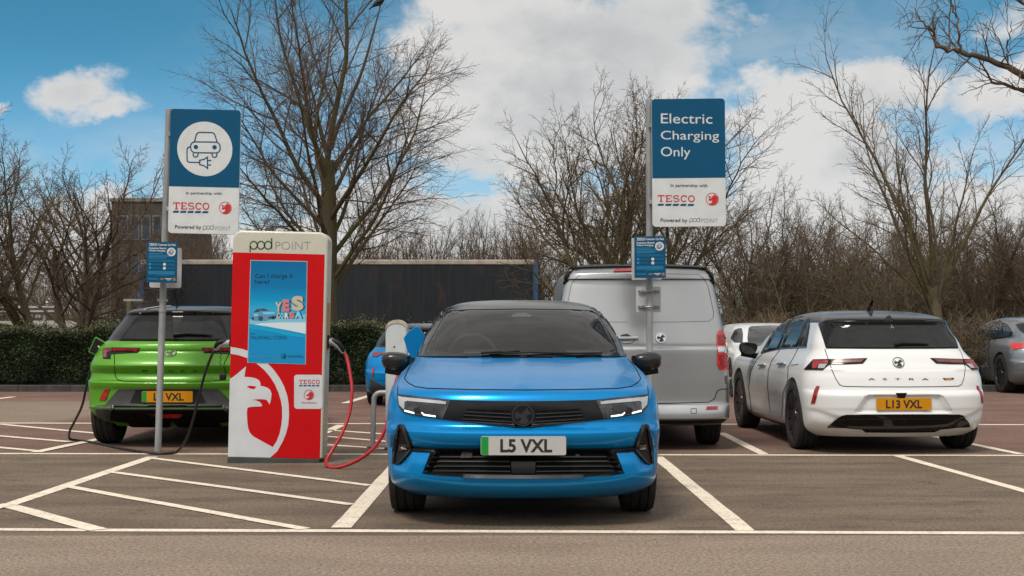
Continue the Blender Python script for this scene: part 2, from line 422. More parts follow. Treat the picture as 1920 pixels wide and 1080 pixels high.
def ribbon(pts, w, closed=False):
    """polyline -> outline quads (2-D), mitred. returns verts, faces"""
    n = len(pts); L = []; Rr = []
    P2 = [Vector(p) for p in pts]
    for i in range(n):
        if closed: a = P2[i - 1]; b = P2[(i + 1) % n]
        else: a = P2[max(0, i - 1)]; b = P2[min(n - 1, i + 1)]
        d0 = (P2[i] - a); d1 = (b - P2[i])
        d0 = d0.normalized() if d0.length > 1e-9 else d1.normalized()
        d1 = d1.normalized() if d1.length > 1e-9 else d0
        n0 = Vector((-d0.y, d0.x)); n1 = Vector((-d1.y, d1.x)); m = n0 + n1
        m = m.normalized() if m.length > 1e-6 else n0
        k = (w / 2) / max(0.4, m.dot(n0))
        L.append(P2[i] + m * k); Rr.append(P2[i] - m * k)
    vs = L + Rr; m_ = n if closed else n - 1
    return vs, [(i, (i + 1) % n, (i + 1) % n + n, i + n) for i in range(m_)]
def ribbon_outline(pts, w):
    vs, _ = ribbon(pts, w); n = len(pts)
    return [tuple(v) for v in vs[:n]] + [tuple(v) for v in reversed(vs[n:])]
def arc(cx, cy, rx, ry, a0, a1, n=24):
    return [(cx + rx * math.cos(R(a0 + (a1 - a0) * i / n)), cy + ry * math.sin(R(a0 + (a1 - a0) * i / n))) for i in range(n + 1)]
def rrect(x0, z0, x1, z1, r, n=6):
    return (arc(x1 - r, z1 - r, r, r, 0, 90, n) + arc(x0 + r, z1 - r, r, r, 90, 180, n) +
            arc(x0 + r, z0 + r, r, r, 180, 270, n) + arc(x1 - r, z0 + r, r, r, 270, 360, n))

_text_cache = {}
def text2d(s, bold=0.0):
    """text as 2-D mesh: verts, faces, bounds"""
    key = (s, bold)
    if key in _text_cache: return _text_cache[key]
    cu = bpy.data.curves.new('t', 'FONT'); cu.body = s; cu.size = 1.0; cu.offset = bold; cu.resolution_u = 4
    cu.fill_mode = 'FRONT'
    ob = bpy.data.objects.new('t', cu); COL.objects.link(ob)
    bpy.context.view_layer.update()
    ev = ob.evaluated_get(bpy.context.evaluated_depsgraph_get()); me = ev.to_mesh()
    vs = [(v.co.x, v.co.y) for v in me.vertices]; fs = [tuple(p.vertices) for p in me.polygons]
    ev.to_mesh_clear()
    bpy.data.objects.remove(ob); bpy.data.curves.remove(cu)
    xs = [v[0] for v in vs]; ys = [v[1] for v in vs]
    _text_cache[key] = (vs, fs, (min(xs), min(ys), max(xs), max(ys)))
    return _text_cache[key]
def text_in(s, q, bold=0.0):
    """text fitted in the quad-parallelogram q=(TL,TR,BL) of 2-D points"""
    vs, fs, (x0, y0, x1, y1) = text2d(s, bold)
    tl, tr, bl = [Vector(p) for p in q]
    out = []
    for x, y in vs:
        u = (x - x0) / (x1 - x0); v = (y1 - y) / (y1 - y0)
        out.append(tuple(tl + (tr - tl) * u + (bl - tl) * v))
    return out, fs
def text_box(s, x0, y0, x1, y1, bold=0.0): return text_in(s, ((x0, y0), (x1, y0), (x0, y1)), bold)

# ------------------------------------------------------------------ cars: lofted body, panels laid on its surface
def pchip(ts, ys):
    n = len(ts); h = [ts[i + 1] - ts[i] for i in range(n - 1)]
    d = [(ys[i + 1] - ys[i]) / h[i] for i in range(n - 1)]
    m = [0.0] * n
    for i in range(1, n - 1):
        if d[i - 1] * d[i] > 0:
            w1 = 2 * h[i] + h[i - 1]; w2 = h[i] + 2 * h[i - 1]
            m[i] = (w1 + w2) / (w1 / d[i - 1] + w2 / d[i])
    m[0] = d[0]; m[-1] = d[-1]
    def f(t):
        i = 0
        while i < n - 2 and t > ts[i + 1]: i += 1
        u = (t - ts[i]) / h[i]; u2, u3 = u * u, u * u * u
        return ((2 * u3 - 3 * u2 + 1) * ys[i] + (u3 - 2 * u2 + u) * h[i] * m[i] + (-2 * u3 + 3 * u2) * ys[i + 1] + (u3 - u2) * h[i] * m[i + 1])
    return f

def loft(keys, step=0.02, M1=44, S=34, M2=44, warp=None):
    """keys: (z, yf, yr, w, Df, nf, Dr, nr) from the sill to the roof; each level is one closed outline in plan"""
    ts = [0.0]
    for a, b in zip(keys, keys[1:]):
        ts.append(ts[-1] + max(0.004, math.sqrt((a[0] - b[0]) ** 2 + max(abs(a[1] - b[1]), abs(a[2] - b[2])) ** 2 * 0.8 + (a[3] - b[3]) ** 2)))
    fs = [pchip(ts, [k[c] for k in keys]) for c in range(8)]
    rows = []
    for i in range(len(keys) - 1):
        n = max(1, int(math.ceil((ts[i + 1] - ts[i]) / step)))
        for j in range(n): rows.append(ts[i] + (ts[i + 1] - ts[i]) * j / n)
    rows.append(ts[-1])
    vs = []; N = None
    for t in rows:
        z, yf, yr, w, Df, nf, Dr, nr = [f(t) for f in fs]
        half = []
        for i in range(M1 + 1):
            th = math.pi / 2 * (i / M1) ** 1.28
            half.append((w * math.sin(th) ** (2 / nf), yf + Df * (1 - max(0, math.cos(th)) ** (2 / nf))))
        y0, y1 = yf + Df, yr - Dr
        for i in range(1, S): half.append((w, y0 + (y1 - y0) * i / S))
        for i in range(M2 + 1):
            th = math.pi / 2 * (1 - i / M2) ** 1.28
            half.append((w * math.sin(th) ** (2 / nr), yr - Dr * (1 - max(0, math.cos(th)) ** (2 / nr))))
        ring = half + [(-x, y) for x, y in reversed(half[1:-1])]
        N = len(ring)
        for x, y in ring:
            p = (x, y, z)
            vs.append(warp(*p) if warp else p)
    fs_ = []
    for i in range(len(rows) - 1):
        for j in range(N):
            j2 = (j + 1) % N
            fs_.append((i * N + j, i * N + j2, (i + 1) * N + j2, (i + 1) * N + j))
    top = (len(rows) - 1) * N
    for base, flip in ((0, True), (top, False)):      # caps made of strips across the car
        h = N // 2
        for j in range(h):
            a, b = base + j, base + j + 1
            c, d = base + (N - j) % N, base + (N - j - 1) % N
            q = [a, b, d, c]; q = [v for k, v in enumerate(q) if v not in q[:k]]
            if len(q) >= 3: fs_.append(tuple(q if flip else q[::-1]))
    return vs, fs_

class Car:
    def __init__(s, name, label, keys, L, mtx, belt, body_mat, top_mat, axles, Rw, Ra, arch_in=0.62, warp=None, group=None,
                 cut=None, roof_name='roof', body_angle=26, low=0.0):
        s.root = thing(name, label, 'van' if 'van' in name else 'car', mtx, group or 'vehicles parked in the bays')
        s.mtx = mtx.copy(); s.inv = mtx.inverted(); s.L = L
        vs, fs = loft(keys, warp=warp)
        vs = [(x, y - L / 2, z) for x, y, z in vs]
        me = bpy.data.meshes.new('tmp'); me.from_pydata(vs, [], fs); me.update()
        bm = bmesh.new(); bm.from_mesh(me); bmesh.ops.recalc_face_normals(bm, faces=bm.faces); bm.to_mesh(me); bm.free()
        ob = bpy.data.objects.new('tmp', me); COL.objects.link(ob)
        mb = MB(); s.ax = [a - L / 2 for a in axles]
        for a in s.ax:
            for sx in (-1, 1):
                x0, x1 = (arch_in, 1.3) if sx > 0 else (-1.3, -arch_in)
                mb.lathe([(x0, Ra), (x1, Ra)], 48, 'x', (0, a, Rw))
        cut_ob = mb.build('cut', [])
        b = ob.modifiers.new('b', 'BOOLEAN'); b.object = cut_ob; b.operation = 'DIFFERENCE'; b.solver = 'EXACT'
        bpy.context.view_layer.update()
        ev = ob.evaluated_get(bpy.context.evaluated_depsgraph_get())
        m2 = bpy.data.meshes.new_from_object(ev)
        bpy.data.objects.remove(ob); bpy.data.objects.remove(cut_ob)
        bm = bmesh.new(); bm.from_mesh(m2)
        s.bvh = BVHTree.FromBMesh(bm)
        bm.free()
        # split at the belt line into lower body and glasshouse
        def pick(nm, test, mats, ang):
            bm = bmesh.new(); bm.from_mesh(m2)
            for f in bm.faces: f.material_index = 0
            kill = []
            for f in bm.faces:
                c = f.calc_center_median()
                if not test(c): kill.append(f); continue
                if cut and cut(s, c, f.normal): kill.append(f); continue
                for a in s.ax:
                    if math.hypot(c.y - a, c.z - Rw) < Ra * 0.9995 and abs(c.x) > arch_in - 0.02: f.material_index = 1
                if (f.normal.z < -0.75 and c.z < 0.35) or c.z < low: f.material_index = 1
            bmesh.ops.delete(bm, geom=kill, context='FACES')
            me = bpy.data.meshes.new(nm); bm.to_mesh(me); bm.free()
            me.materials.clear()
            for q in mats: me.materials.append(q)
            me.polygons.foreach_set('use_smooth', [True] * len(me.polygons)); me.set_sharp_from_angle(angle=R(ang))
            o = bpy.data.objects.new(nm, me); COL.objects.link(o); o.parent = s.root
            return o
        bz = belt if callable(belt) else (lambda c: c.z < belt)
        s.body = pick('body', bz, [body_mat, M['under']], body_angle)
        s.top = pick(roof_name, lambda c: not bz(c), [top_mat, M['under']], 30)
    # -------- panels laid on the surface through photo outlines
    def hit(s, px, py):
        o = s.inv @ CAMP; d = (s.inv.to_3x3() @ ray(px, py)).normalized()
        r = s.bvh.ray_cast(o, d)
        if r[0] is None:
            ctr = Vector((0, 0, 0.8)); t = (ctr - o).dot(d); p = o + d * t
            best = None
            for k in range(-12, 13):                   # just off the silhouette: nearest surface point along the ray
                q = o + d * (t + k * 0.2); r2 = s.bvh.find_nearest(q)
                if best is None or r2[3] < best[3]: best = r2
            r = best
        n = r[1]
        if n.dot(d) > 0: n = -n
        return r[0], n
    def panel(s, name, m, pts, off=0.004, skirt=0.012, mirror=False, pair=False, parent=None, step=5.0, half=False, smooth=40, flat=None, label=None):
        """pts: outline in photo pixels. mirror: the mirrored shape joins the mesh; pair: it becomes a second object;
        half: the outline runs past the car's centre line and is clamped there, then mirrored"""
        out = []
        n = len(pts)
        for i in range(n):
            a, b = Vector(pts[i]), Vector(pts[(i + 1) % n])
            k = max(1, int((b - a).length / step))
            for j in range(k): out.append(a + (b - a) * j / k)
        xs = [p[0] for p in out]; ys = [p[1] for p in out]
        N = len(out); pin = list(out)
        def inside(x, y):
            c = False; j = N - 1
            for i in range(N):
                xi, yi = out[i]; xj, yj = out[j]
                if (yi > y) != (yj > y) and x < (xj - xi) * (y - yi) / (yj - yi) + xi: c = not c
                j = i
            return c
        gy = min(ys) + step * 0.6; row = 0
        while gy < max(ys):
            gx = min(xs) + step * (0.6 if row % 2 else 0.15)
            while gx < max(xs):
                if inside(gx, gy) and min((Vector((gx, gy)) - q).length for q in out) > step * 0.45: pin.append(Vector((gx, gy)))
                gx += step
            gy += step; row += 1
        vco, _, fcs, ov, _, _ = delaunay_2d_cdt([Vector((p[0], p[1])) for p in pin], [], [list(range(N))], 1, 1e-4)
        loc = []; nor = []
        for p in vco:
            c, nn = s.hit(p[0], p[1]); loc.append(c); nor.append(nn)
        if half:
            sgn = 1 if sum(c.x for c in loc) > 0 else -1
            for c, nn in zip(loc, nor):
                if c.x * sgn < 0.008: c.x = 0.0; nn.x = 0; nn.normalize()
        top = [c + nn * off for c, nn in zip(loc, nor)]
        if flat is not None: top = [flat(c) for c in top]
        edge = {}
        for f in fcs:
            for i in range(len(f)):
                a, b = f[i], f[(i + 1) % len(f)]
                edge[(a, b)] = edge.get((a, b), 0) + 1
        bd = [(a, b) for (a, b) in edge if (b, a) not in edge]
        vs = list(top); fs = [tuple(f) for f in fcs]
        idx = {}
        for a, b in bd:
            for q in (a, b):
                if q not in idx: idx[q] = len(vs); vs.append(top[q] - nor[q] * skirt)
            fs.append((b, a, idx[a], idx[b]))
        # orient outward
        tot = 0
        for f in fcs:
            if len(f) < 3: continue
            nrm = (top[f[1]] - top[f[0]]).cross(top[f[2]] - top[f[0]]); tot += nrm.dot(nor[f[0]])
        if tot < 0: fs = [f[::-1] for f in fs]
        res = []
        def emit(vv, ff):
            mb = MB(); mb.add(vv, ff)
            par = parent[len(res)] if isinstance(parent, (list, tuple)) else parent
            o = mb.build(name, m, par or s.root, smooth=smooth, recalc=False); res.append(o)
            if half:
                bm = bmesh.new(); bm.from_mesh(o.data); bmesh.ops.remove_doubles(bm, verts=bm.verts, dist=2e-4); bm.to_mesh(o.data); bm.free()
            if label: o['label'] = label
        mv = [Vector((-v.x, v.y, v.z)) for v in vs]; mf = [f[::-1] for f in fs]
        if half:
            b = len(vs); emit(vs + mv, fs + [tuple(i + b for i in f) for f in mf])
        else:
            emit(vs, fs)
            if pair or mirror: emit(mv, mf)
        return res if (pair or mirror) else res[0]
    def gap(s, lines, w=1.3, name='panel_gap', m=None, mirror=False, off=0.0015):
        """shut lines: thin dark strips joined into one part"""
        vs = []; fs = []
        for ln in lines:
            d = []
            for i in range(len(ln) - 1):
                a, b = Vector(ln[i]), Vector(ln[i + 1]); k = max(1, int((b - a).length / 4))
                d += [a + (b - a) * j / k for j in range(k)]
            d.append(Vector(ln[-1]))
            rv, rf = ribbon(d, w); b0 = len(vs)
            q = []
            for p in rv:
                c, nn = s.hit(p[0], p[1]); q.append(c + nn * off)
            if mirror:
                sg = 1 if sum(p.x for p in q[:3]) > 0 else -1
                for p in q:
                    if p.x * sg < 0: p.x = 0
            vs += q; fs += [tuple(i + b0 for i in f) for f in rf]
        if mirror:
            b = len(vs); vs = vs + [Vector((-v.x, v.y, v.z)) for v in vs]; fs = fs + [tuple(i + b for i in f[::-1]) for f in fs]
        mb = MB(); mb.add(vs, fs); return mb.build(name, m or M['gap'], s.root, smooth=60, recalc=False)
    def side_gap(s, lines, w=.007, name='panel_gap'):
        """door shut lines on both flanks, drawn in side view (y from the nose, z)"""
        for sg in (-1, 1):
            mb = MB()
            for ln in lines:
                pts = catmull([Vector((0, y - s.L / 2, z)) for y, z in ln], 10)
                rv, rf = ribbon([(p.y, p.z) for p in pts], w)
                q = []
                for p in rv:
                    h = s.bvh.ray_cast(Vector((sg * 2, p.x, p.y)), Vector((-sg, 0, 0)))
                    c = h[0] if h[0] is not None else Vector((sg * .9, p.x, p.y)); q.append(c + Vector((sg * .0015, 0, 0)))
                mb.add(q, rf)
            mb.build(name, M['gap'], s.root, smooth=60, recalc=False)
    def wheel(s, ax, side, Rw, W, track, rim='dark', spokes=10):
        x = side * (track - W / 2)
        e = empty_part('wheel', s.root, Matrix.Translation((x, s.ax[ax], Rw)))
        h = W / 2; rr = Rw * 0.70
        prof = [(-h * .80, rr), (-h * .98, rr + .02), (-h, Rw * .86), (-h * .93, Rw * .955), (-h * .76, Rw * .99),
                (-h * .56, Rw), (-h * .53, Rw - .008), (-h * .47, Rw - .008), (-h * .44, Rw), (-h * .10, Rw), (-h * .07, Rw - .008), (h * .07, Rw - .008), (h * .10, Rw),
                (h * .44, Rw), (h * .47, Rw - .008), (h * .53, Rw - .008), (h * .56, Rw), (h * .76, Rw * .99), (h * .93, Rw * .955), (h, Rw * .86), (h * .98, rr + .02), (h * .80, rr)]
        MB().lathe(prof, 56, 'x', closed=True).build('tyre', M['tyre'], e, smooth=35)
        mb = MB()
        mb.lathe([(-h * .8, rr), (-h * .8, rr - .02), (h * .8, rr - .02), (h * .8, rr), (h*.9, rr+.008)][:4], 56, 'x', closed=True)
        mb.lathe([(side * h * .05, rr - .02), (side * h * .12, rr - .02)], 40, 'x')          # back plate / brake
        o = mb.build('rim', [M['rim_dark']], e, smooth=35)
        sp = MB()
        for i in range(spokes):
            a = 2 * math.pi * i / spokes
            for da, wd in ((0.0, 0.018),):
                ca, sa = math.cos(a), math.sin(a)
                r0, r1 = 0.05, rr - 0.012
                w0, w1 = 0.030, 0.020 + 0.25 / spokes
                q = []
                for r, w in ((r0, w0), (r1, w1)):
                    for sgn in (-1, 1): q.append((r * ca - sgn * w * sa, r * sa + sgn * w * ca))
                xf, xb = side * h * .72, side * h * .3
                vs = [(xf if k < 2 else side * h * .9, y, z) for k, (y, z) in enumerate(q)] + [(xb, y, z) for y, z in q]
                sp.add(vs, [(0, 1, 3, 2), (4, 6, 7, 5), (0, 2, 6, 4), (1, 5, 7, 3), (0, 4, 5, 1), (2, 3, 7, 6)])
        sp.lathe([(side * h * .3, .065), (side * h * .78, .055), (side * h * .80, .03)], 24, 'x')
        sp.lathe([(side * h * .78, rr - .018), (side * h * .92, rr - .002), (side * h * .86, rr + .004), (side * h * .7, rr - .012)], 48, 'x', closed=True)
        sp.build('spokes', M['rim_face'] if rim == 'face' else M['rim_dark'], e, smooth=30)
        return e
    def plate(s, px, py, w, h, text, m, green, y_off=0.012, tilt=0.0, name='number_plate', txt_mat=None, span=None, bold=0.03):
        c, n = s.hit(px, py)
        o = s.inv.to_3x3() @ Vector((0, -1, 0)); face = 1 if o.y < 0 else -1       # which local y end faces the camera
        rot = Matrix.Rotation(0 if face > 0 else math.pi, 4, 'Z')
        mtx = Matrix.Translation(Vector((0, c.y - face * y_off, c.z))) @ rot @ Matrix.Rotation(tilt, 4, 'X')
        mb = MB(); mb.prism(rrect(-w / 2, -h / 2, w / 2, h / 2, .012), -.004, .012)
        pl = mb.build(name, m, s.root); pl.matrix_local = mtx
        if green:
            g = MB(); g.prism([(-w / 2 + .003, -h / 2 + .003), (-w / 2 + .047, -h / 2 + .003), (-w / 2 + .047, h / 2 - .003), (-w / 2 + .003, h / 2 - .003)], -.0055, -.0035)
            g.build('green_flash', M['plate_green'], pl)
        a, b = span or (-.17, .17)
        vs, fs = text_box(text, a, h * .355, b, -h * .355, bold)
        t = MB(); t.add([(x, -.0056, z) for x, z in vs], fs); t.build('lettering', txt_mat or M['ink'], pl, recalc=False)
        return pl
    def disc_badge(s, px, py, rad, name='badge', face_mat=None, ring_mat=None, logo_mat=None, depth=.012):
        c, n = s.hit(px, py)
        q = n.to_track_quat('-Y', 'Z')
        mtx = Matrix.Translation(c) @ q.to_matrix().to_4x4()
        o = MB().prism(arc(0, 0, rad, rad, 0, 360 - 7.5, 47), -depth * .7, .03).build(name, face_mat or M['gloss_black'], s.root)
        o.matrix_local = mtx
        vs, fs = ribbon(arc(0, 0, rad * .95, rad * .95, 0, 352, 44), rad * .12, True)
        y = -depth
        r = MB(); n_ = len(vs)
        r.add([(v[0], y, v[1]) for v in vs], fs)
        r.build('ring', ring_mat or M['chrome_dark'], o, recalc=False)
        g = [(-.80, -.1), (-.7, .25), (-.45, .5), (-.52, .2), (-.3, .22), (-.1, .1), (.05, .35), (.3, .52), (.38, .78), (.5, .5), (.75, .30), (.80, .05), (.6, .08), (.42, .02), (.35, -.15), (.5, -.4), (.55, -.7), (.2, -.85), (-.2, -.83), (-.5, -.65), (-.2, -.45), (-.15, -.2), (-.4, -.25), (-.6, -.4)]
        tri = delaunay_2d_cdt([Vector((a * rad * .95, b * rad * .95)) for a, b in g], [], [list(range(len(g)))], 1, 1e-6)
        e = MB(); e.add([(v[0], -depth * .9, v[1]) for v in tri[0]], [tuple(f) for f in tri[2]])
        e.build('emblem', logo_mat or M['chrome_dark'], o, recalc=False)
        return o
    def bar(s, name, m, pts, rad, off, k=8, parent=None):
        q = []
        for p in pts:
            c, n = s.hit(*p); q.append(c + n * off)
        return MB().tube(q, rad, k).build(name, m, parent or s.root, smooth=60)
    def letters(s, text, quad, m, bold=.03, off=.006, name='lettering'):
        vs, fs = text_in(text, quad, bold)
        q = []
        for p in vs:
            c, n = s.hit(*p); q.append(c + n * off)
        return MB().add(q, fs).build(name, m, s.root, recalc=False)
    def mirror_pair(s, m_shell, m_stalk, x, y, z, sx=.24, sy=.13, sz=.16, stalk=0.10):
        """door mirrors: shell, glass and arm"""
        for side in (-1, 1):
            mb = MB()
            prof = [(-.5, .12), (-.46, .34), (-.25, .46), (.15, .5), (.42, .46), (.5, .18), (.47, -.22), (.3, -.42), (-.1, -.5), (-.38, -.36)]
            n = len(prof); lay = [(-.5, .55), (-.35, .86), (0, 1.0), (.4, .98), (.5, .92)]
            vs = []
            for d, k in lay:
                for a, b in prof: vs.append((side * (x + a * sx * k), y + d * sy, z + b * sz * k))
            fs = [tuple(range(n)), tuple(range((len(lay) - 1) * n, len(lay) * n))[::-1]]
            for i in range(len(lay) - 1):
                for j in range(n): fs.append((i * n + j, i * n + (j + 1) % n, (i + 1) * n + (j + 1) % n, (i + 1) * n + j))
            mb.add(vs, fs)
            o = mb.build('wing_mirror', m_shell, s.root, smooth=50, subsurf=1)
            st = MB()
            x1 = x - sx * .5 - stalk
            st.tube([(side * (x + sx * .35), y, z - sz * .42), (side * (x - sx * .2), y, z - sz * .5), (side * (x - sx * .55), y + .01, z - sz * .58), (side * x1, y + .03, z - sz * .62)], [.022, .032, .034, .04], 8)
            st.build('mirror_arm', m_stalk, o, smooth=60)
            yo = y + sy * .505
            g = MB(); g.prism([(side * (x + a * sx * .84), z + b * sz * .84) for a, b in prof], yo, yo + .004); g.build('mirror_glass', M['dark_glass'], o)

# ------------------------------------------------------------------ ground, kerb, painted lines
def grid_sheet(name, m, x0, x1, y0, y1, nx, ny, zf=lambda x, y: 0.0):
    mb = MB(); vs = []; fs = []
    for j in range(ny + 1):
        for i in range(nx + 1):
            x = x0 + (x1 - x0) * i / nx; y = y0 + (y1 - y0) * j / ny; vs.append((x, y, zf(x, y)))
    for j in range(ny):
        for i in range(nx):
            a = j * (nx + 1) + i; fs.append((a, a + 1, a + nx + 2, a + nx + 1))
    mb.add(vs, fs); return mb.build(name, m, smooth=179, recalc=False)
tag(grid_sheet('car_park', M['asphalt'], -60, 60, -30, 24.4, 12, 12), 'brown grey tarmac car park with faded white bay lines', 'ground', kind='structure')
M['verge'] = mat('verge', (0.055, 0.060, 0.022), 0.95, col2=(0.10, 0.078, 0.045), vscale=1.2, bump=0.8, bscale=25)
M['soil'] = mat('soil', (0.045, 0.035, 0.025), 0.95, var=0.5, vscale=3, bump=0.8, bscale=25)
def bank(x, y):
    t = max(0.0, min(1.0, (y - 27.0) / 14.0)); s = t * t * (3 - 2 * t)
    side = max(0.0, min(1.0, (-x - 12.2) / 2.2)); side = side * side * (3 - 2 * side)
    return 0.06 + s * side * 1.02 + 0.04 * math.sin(x * 1.3) * math.sin(y * 0.9) * t
tag(grid_sheet('verge', M['verge'], -300, 300, 24.62, 600, 150, 144, bank), 'rough winter grass verge behind the hedge', 'ground', kind='structure')
M['kerb'] = mat('kerb', (0.055, 0.05, 0.045), 0.9, var=0.45, vscale=5, bump=0.5, bscale=30)
mb = MB()
for i in range(-45, 46): mb.box(i * 0.915 - 0.455, 24.4, -0.2, i * 0.915 + 0.455, 24.56, 0.115)
mb.box(-60, 24.56, -.2, 60, 24.70, 0.075)
tag(mb.build('kerb', M['kerb'], bevel=0.012), 'dark concrete kerb along the planting strip', 'kerb', kind='structure')
M['road'] = mat('road', (0.24, 0.21, 0.18), 0.85, var=0.15, vscale=2)
tag(grid_sheet('road', M['road'], -120, -13.2, 41.0, 47.0, 60, 3, lambda x, y: bank(x, 41.0) + 0.035 + (y - 41) * .012), 'pale road on top of the grass bank', 'road', kind='structure')

def gline(mb, a, b, w, z=0.002):
    a = Vector((a.x, a.y)); b = Vector((b.x, b.y)); d = (b - a).normalized(); n = Vector((-d.y, d.x)) * w / 2
    L = (b - a).length; k = max(1, int(L / 0.5)); vs = []
    for i in range(k + 1):
        p = a + (b - a) * i / k
        j1 = random.uniform(-.004, .004); j2 = random.uniform(-.004, .004)
        vs += [(p.x + n.x + j1, p.y + n.y + j2, z), (p.x - n.x + j2, p.y - n.y + j1, z)]
    mb.add(vs, [(2 * i, 2 * i + 1, 2 * i + 3, 2 * i + 2) for i in range(k)])
random.seed(4)
mb = MB()
gline(mb, G(165, 994), G(2100, 1000.5), .105)
gline(mb, G(-300, 990.5), G(172, 994.2), .10)
gline(mb, G(-300, 850), G(2300, 855), .10)
gline(mb, G(1232, 857), G(1398, 995.5), .115, .0038)
gline(mb, G(1680, 854), G(2200, 999), .10, .0038)
gline(mb, G(760, 836 + 18), G(640, 990), .125, .0038)
gline(mb, G(286, 857), G(14, 948), .115, .0038)
gline(mb, G(4, 946), G(184, 994.5), .125, .0055)
gline(mb, G(18, 946), G(-200, 1010), .10, .0075)
gline(mb, G(212, 886), G(660, 947), .085, .0055)
gline(mb, G(122, 912), G(572, 993), .09, .0055)
gline(mb, G(287, 860), G(694, 911), .085, .0055)
gline(mb, G(1352, 812), G(1432, 852), .10, .0038)
gline(mb, G(1660, 800), G(1915, 852), .10, .0038)
gline(mb, G(-300, 793), G(2300, 797), .12)
gline(mb, G(640, 797), G(590, 820), .12, .0038)
gline(mb, G(605, 806), G(760, 817), .09, .0038)
gline(mb, G(605, 818), G(760, 831), .09, .0038)
gline(mb, G(605, 834), G(760, 844), .09, .0038)
gline(mb, G(0, 796), G(200, 815), .10, .0055)
gline(mb, G(-200, 801), G(130, 829), .10, .0055)
gline(mb, G(-200, 822), G(80, 847), .10, .0055)
gline(mb, G(66, 849), G(205, 820), .12, .0075)
gline(mb, G(646, 756), G(700, 740), .12)
gline(mb, G(-40, 752), G(26, 744), .12)
gline(mb, G(1200, 752), G(1160, 738), .12)
tag(mb.build('bay_markings', M['paint_line'], recalc=False), 'faded white painted bay lines and hatching on the tarmac', 'markings', kind='structure')

# ------------------------------------------------------------------ the cars
L_A = 4.37
KA = [  # z, yf, yr, w, Df, nf, Dr, nr
    (.17, .22, 4.12, .80, .50, 2.5, .40, 2.8), (.215, .10, 4.20, .865, .54, 2.6, .42, 2.8), (.26, .035, 4.28, .895, .55, 2.6, .44, 2.7),
    (.325, .0, 4.335, .908, .56, 2.6, .45, 2.7), (.335, .0, 4.34, .909, .56, 2.6, .45, 2.7), (.345, .002, 4.345, .91, .56, 2.6, .45, 2.7), (.39, .010, 4.36, .913, .56, 2.6, .45, 2.7), (.45, .030, 4.365, .918, .56, 2.6, .45, 2.7), (.475, .036, 4.37, .92, .56, 2.6, .45, 2.7),
    (.49, .036, 4.37, .92, .55, 2.6, .45, 2.7), (.50, .030, 4.37, .921, .55, 2.6, .45, 2.7), (.585, -.014, 4.37, .925, .56, 2.6, .45, 2.7), (.597, -.012, 4.368, .925, .56, 2.6, .45, 2.7), (.628, .028, 4.345, .925, .55, 2.6, .44, 2.7),
    (.645, .040, 4.318, .925, .55, 2.6, .43, 2.7), (.70, .048, 4.305, .923, .55, 2.6, .42, 2.7), (.785, .060, 4.285, .912, .55, 2.5, .41, 2.7), (.80, .066, 4.28, .908, .55, 2.5, .41, 2.7),
    (.835, .090, 4.268, .898, .55, 2.5, .40, 2.7), (.855, .125, 4.255, .893, .55, 2.5, .40, 2.7), (.875, .20, 4.245, .886, .54, 2.5, .40, 2.7), (.90, .31, 4.23, .876, .53, 2.5, .40, 2.7),
    (.935, .48, 4.21, .856, .51, 2.5, .40, 2.8), (.965, .66, 4.195, .832, .50, 2.5, .40, 2.8), (1.0, .89, 4.175, .803, .48, 2.5, .40, 2.8), (1.025, 1.04, 4.155, .787, .47, 2.5, .40, 2.8),
    (1.04, 1.09, 4.14, .780, .46, 2.5, .40, 2.8), (1.12, 1.26, 4.085, .757, .46, 2.5, .40, 2.8), (1.25, 1.58, 3.98, .695, .46, 2.5, .38, 2.8), (1.30, 1.72, 3.955, .668, .46, 2.5, .38, 2.9),
    (1.335, 1.83, 3.965, .645, .47, 2.5, .36, 3.0), (1.36, 1.92, 3.93, .625, .48, 2.5, .36, 3.0), (1.385, 2.03, 3.85, .595, .48, 2.4, .36, 2.8), (1.405, 2.14, 3.74, .560, .48, 2.4, .40, 2.6), (1.425, 2.30, 3.58, .50, .48, 2.3, .44, 2.5),
    (1.44, 2.50, 3.36, .40, .36, 2.2, .40, 2.3), (1.449, 2.70, 3.12, .24, .18, 2.1, .18, 2.1)]
def sstep(a, b, v):
    t = max(0.0, min(1.0, (v - a) / (b - a))); return t * t * (3 - 2 * t)
def hood_warp(x, y, z):
    ax = abs(x)
    if y < .6 and .30 < z < .52:                     # lower intake and the black strip above it, cut into the bumper
        edge = .530 + (.475 - z) * .55
        k = sstep(edge + .022, edge - .022, ax) * sstep(.330, .342, z) * sstep(.482, .474, z)
        y += .055 * k
        k2 = sstep(.75, .72, ax) * sstep(.470, .478, z) * sstep(.506, .498, z); y += .020 * k2
    if y < .9 and .30 < z < .70:                     # corner pockets round the fog lamps
        u = (ax - .775) / .075; v = (z - .475) / .135
        hw = .62 * (1 - abs(v)) + .30
        k = sstep(1.0, .80, abs(v)) * sstep(hw + .25, hw - .15, abs(u)); y += .028 * k
    if .84 < z < 1.05 and y < 1.4:
        k = min(1, (z - .84) / .04) * min(1, max(0, (1.05 - z) / .03))
        z += .010 * k * math.exp(-(x / .05) ** 2) - .006 * k * math.exp(-((abs(x) - .30) / .10) ** 2)
    return (x, y, z)

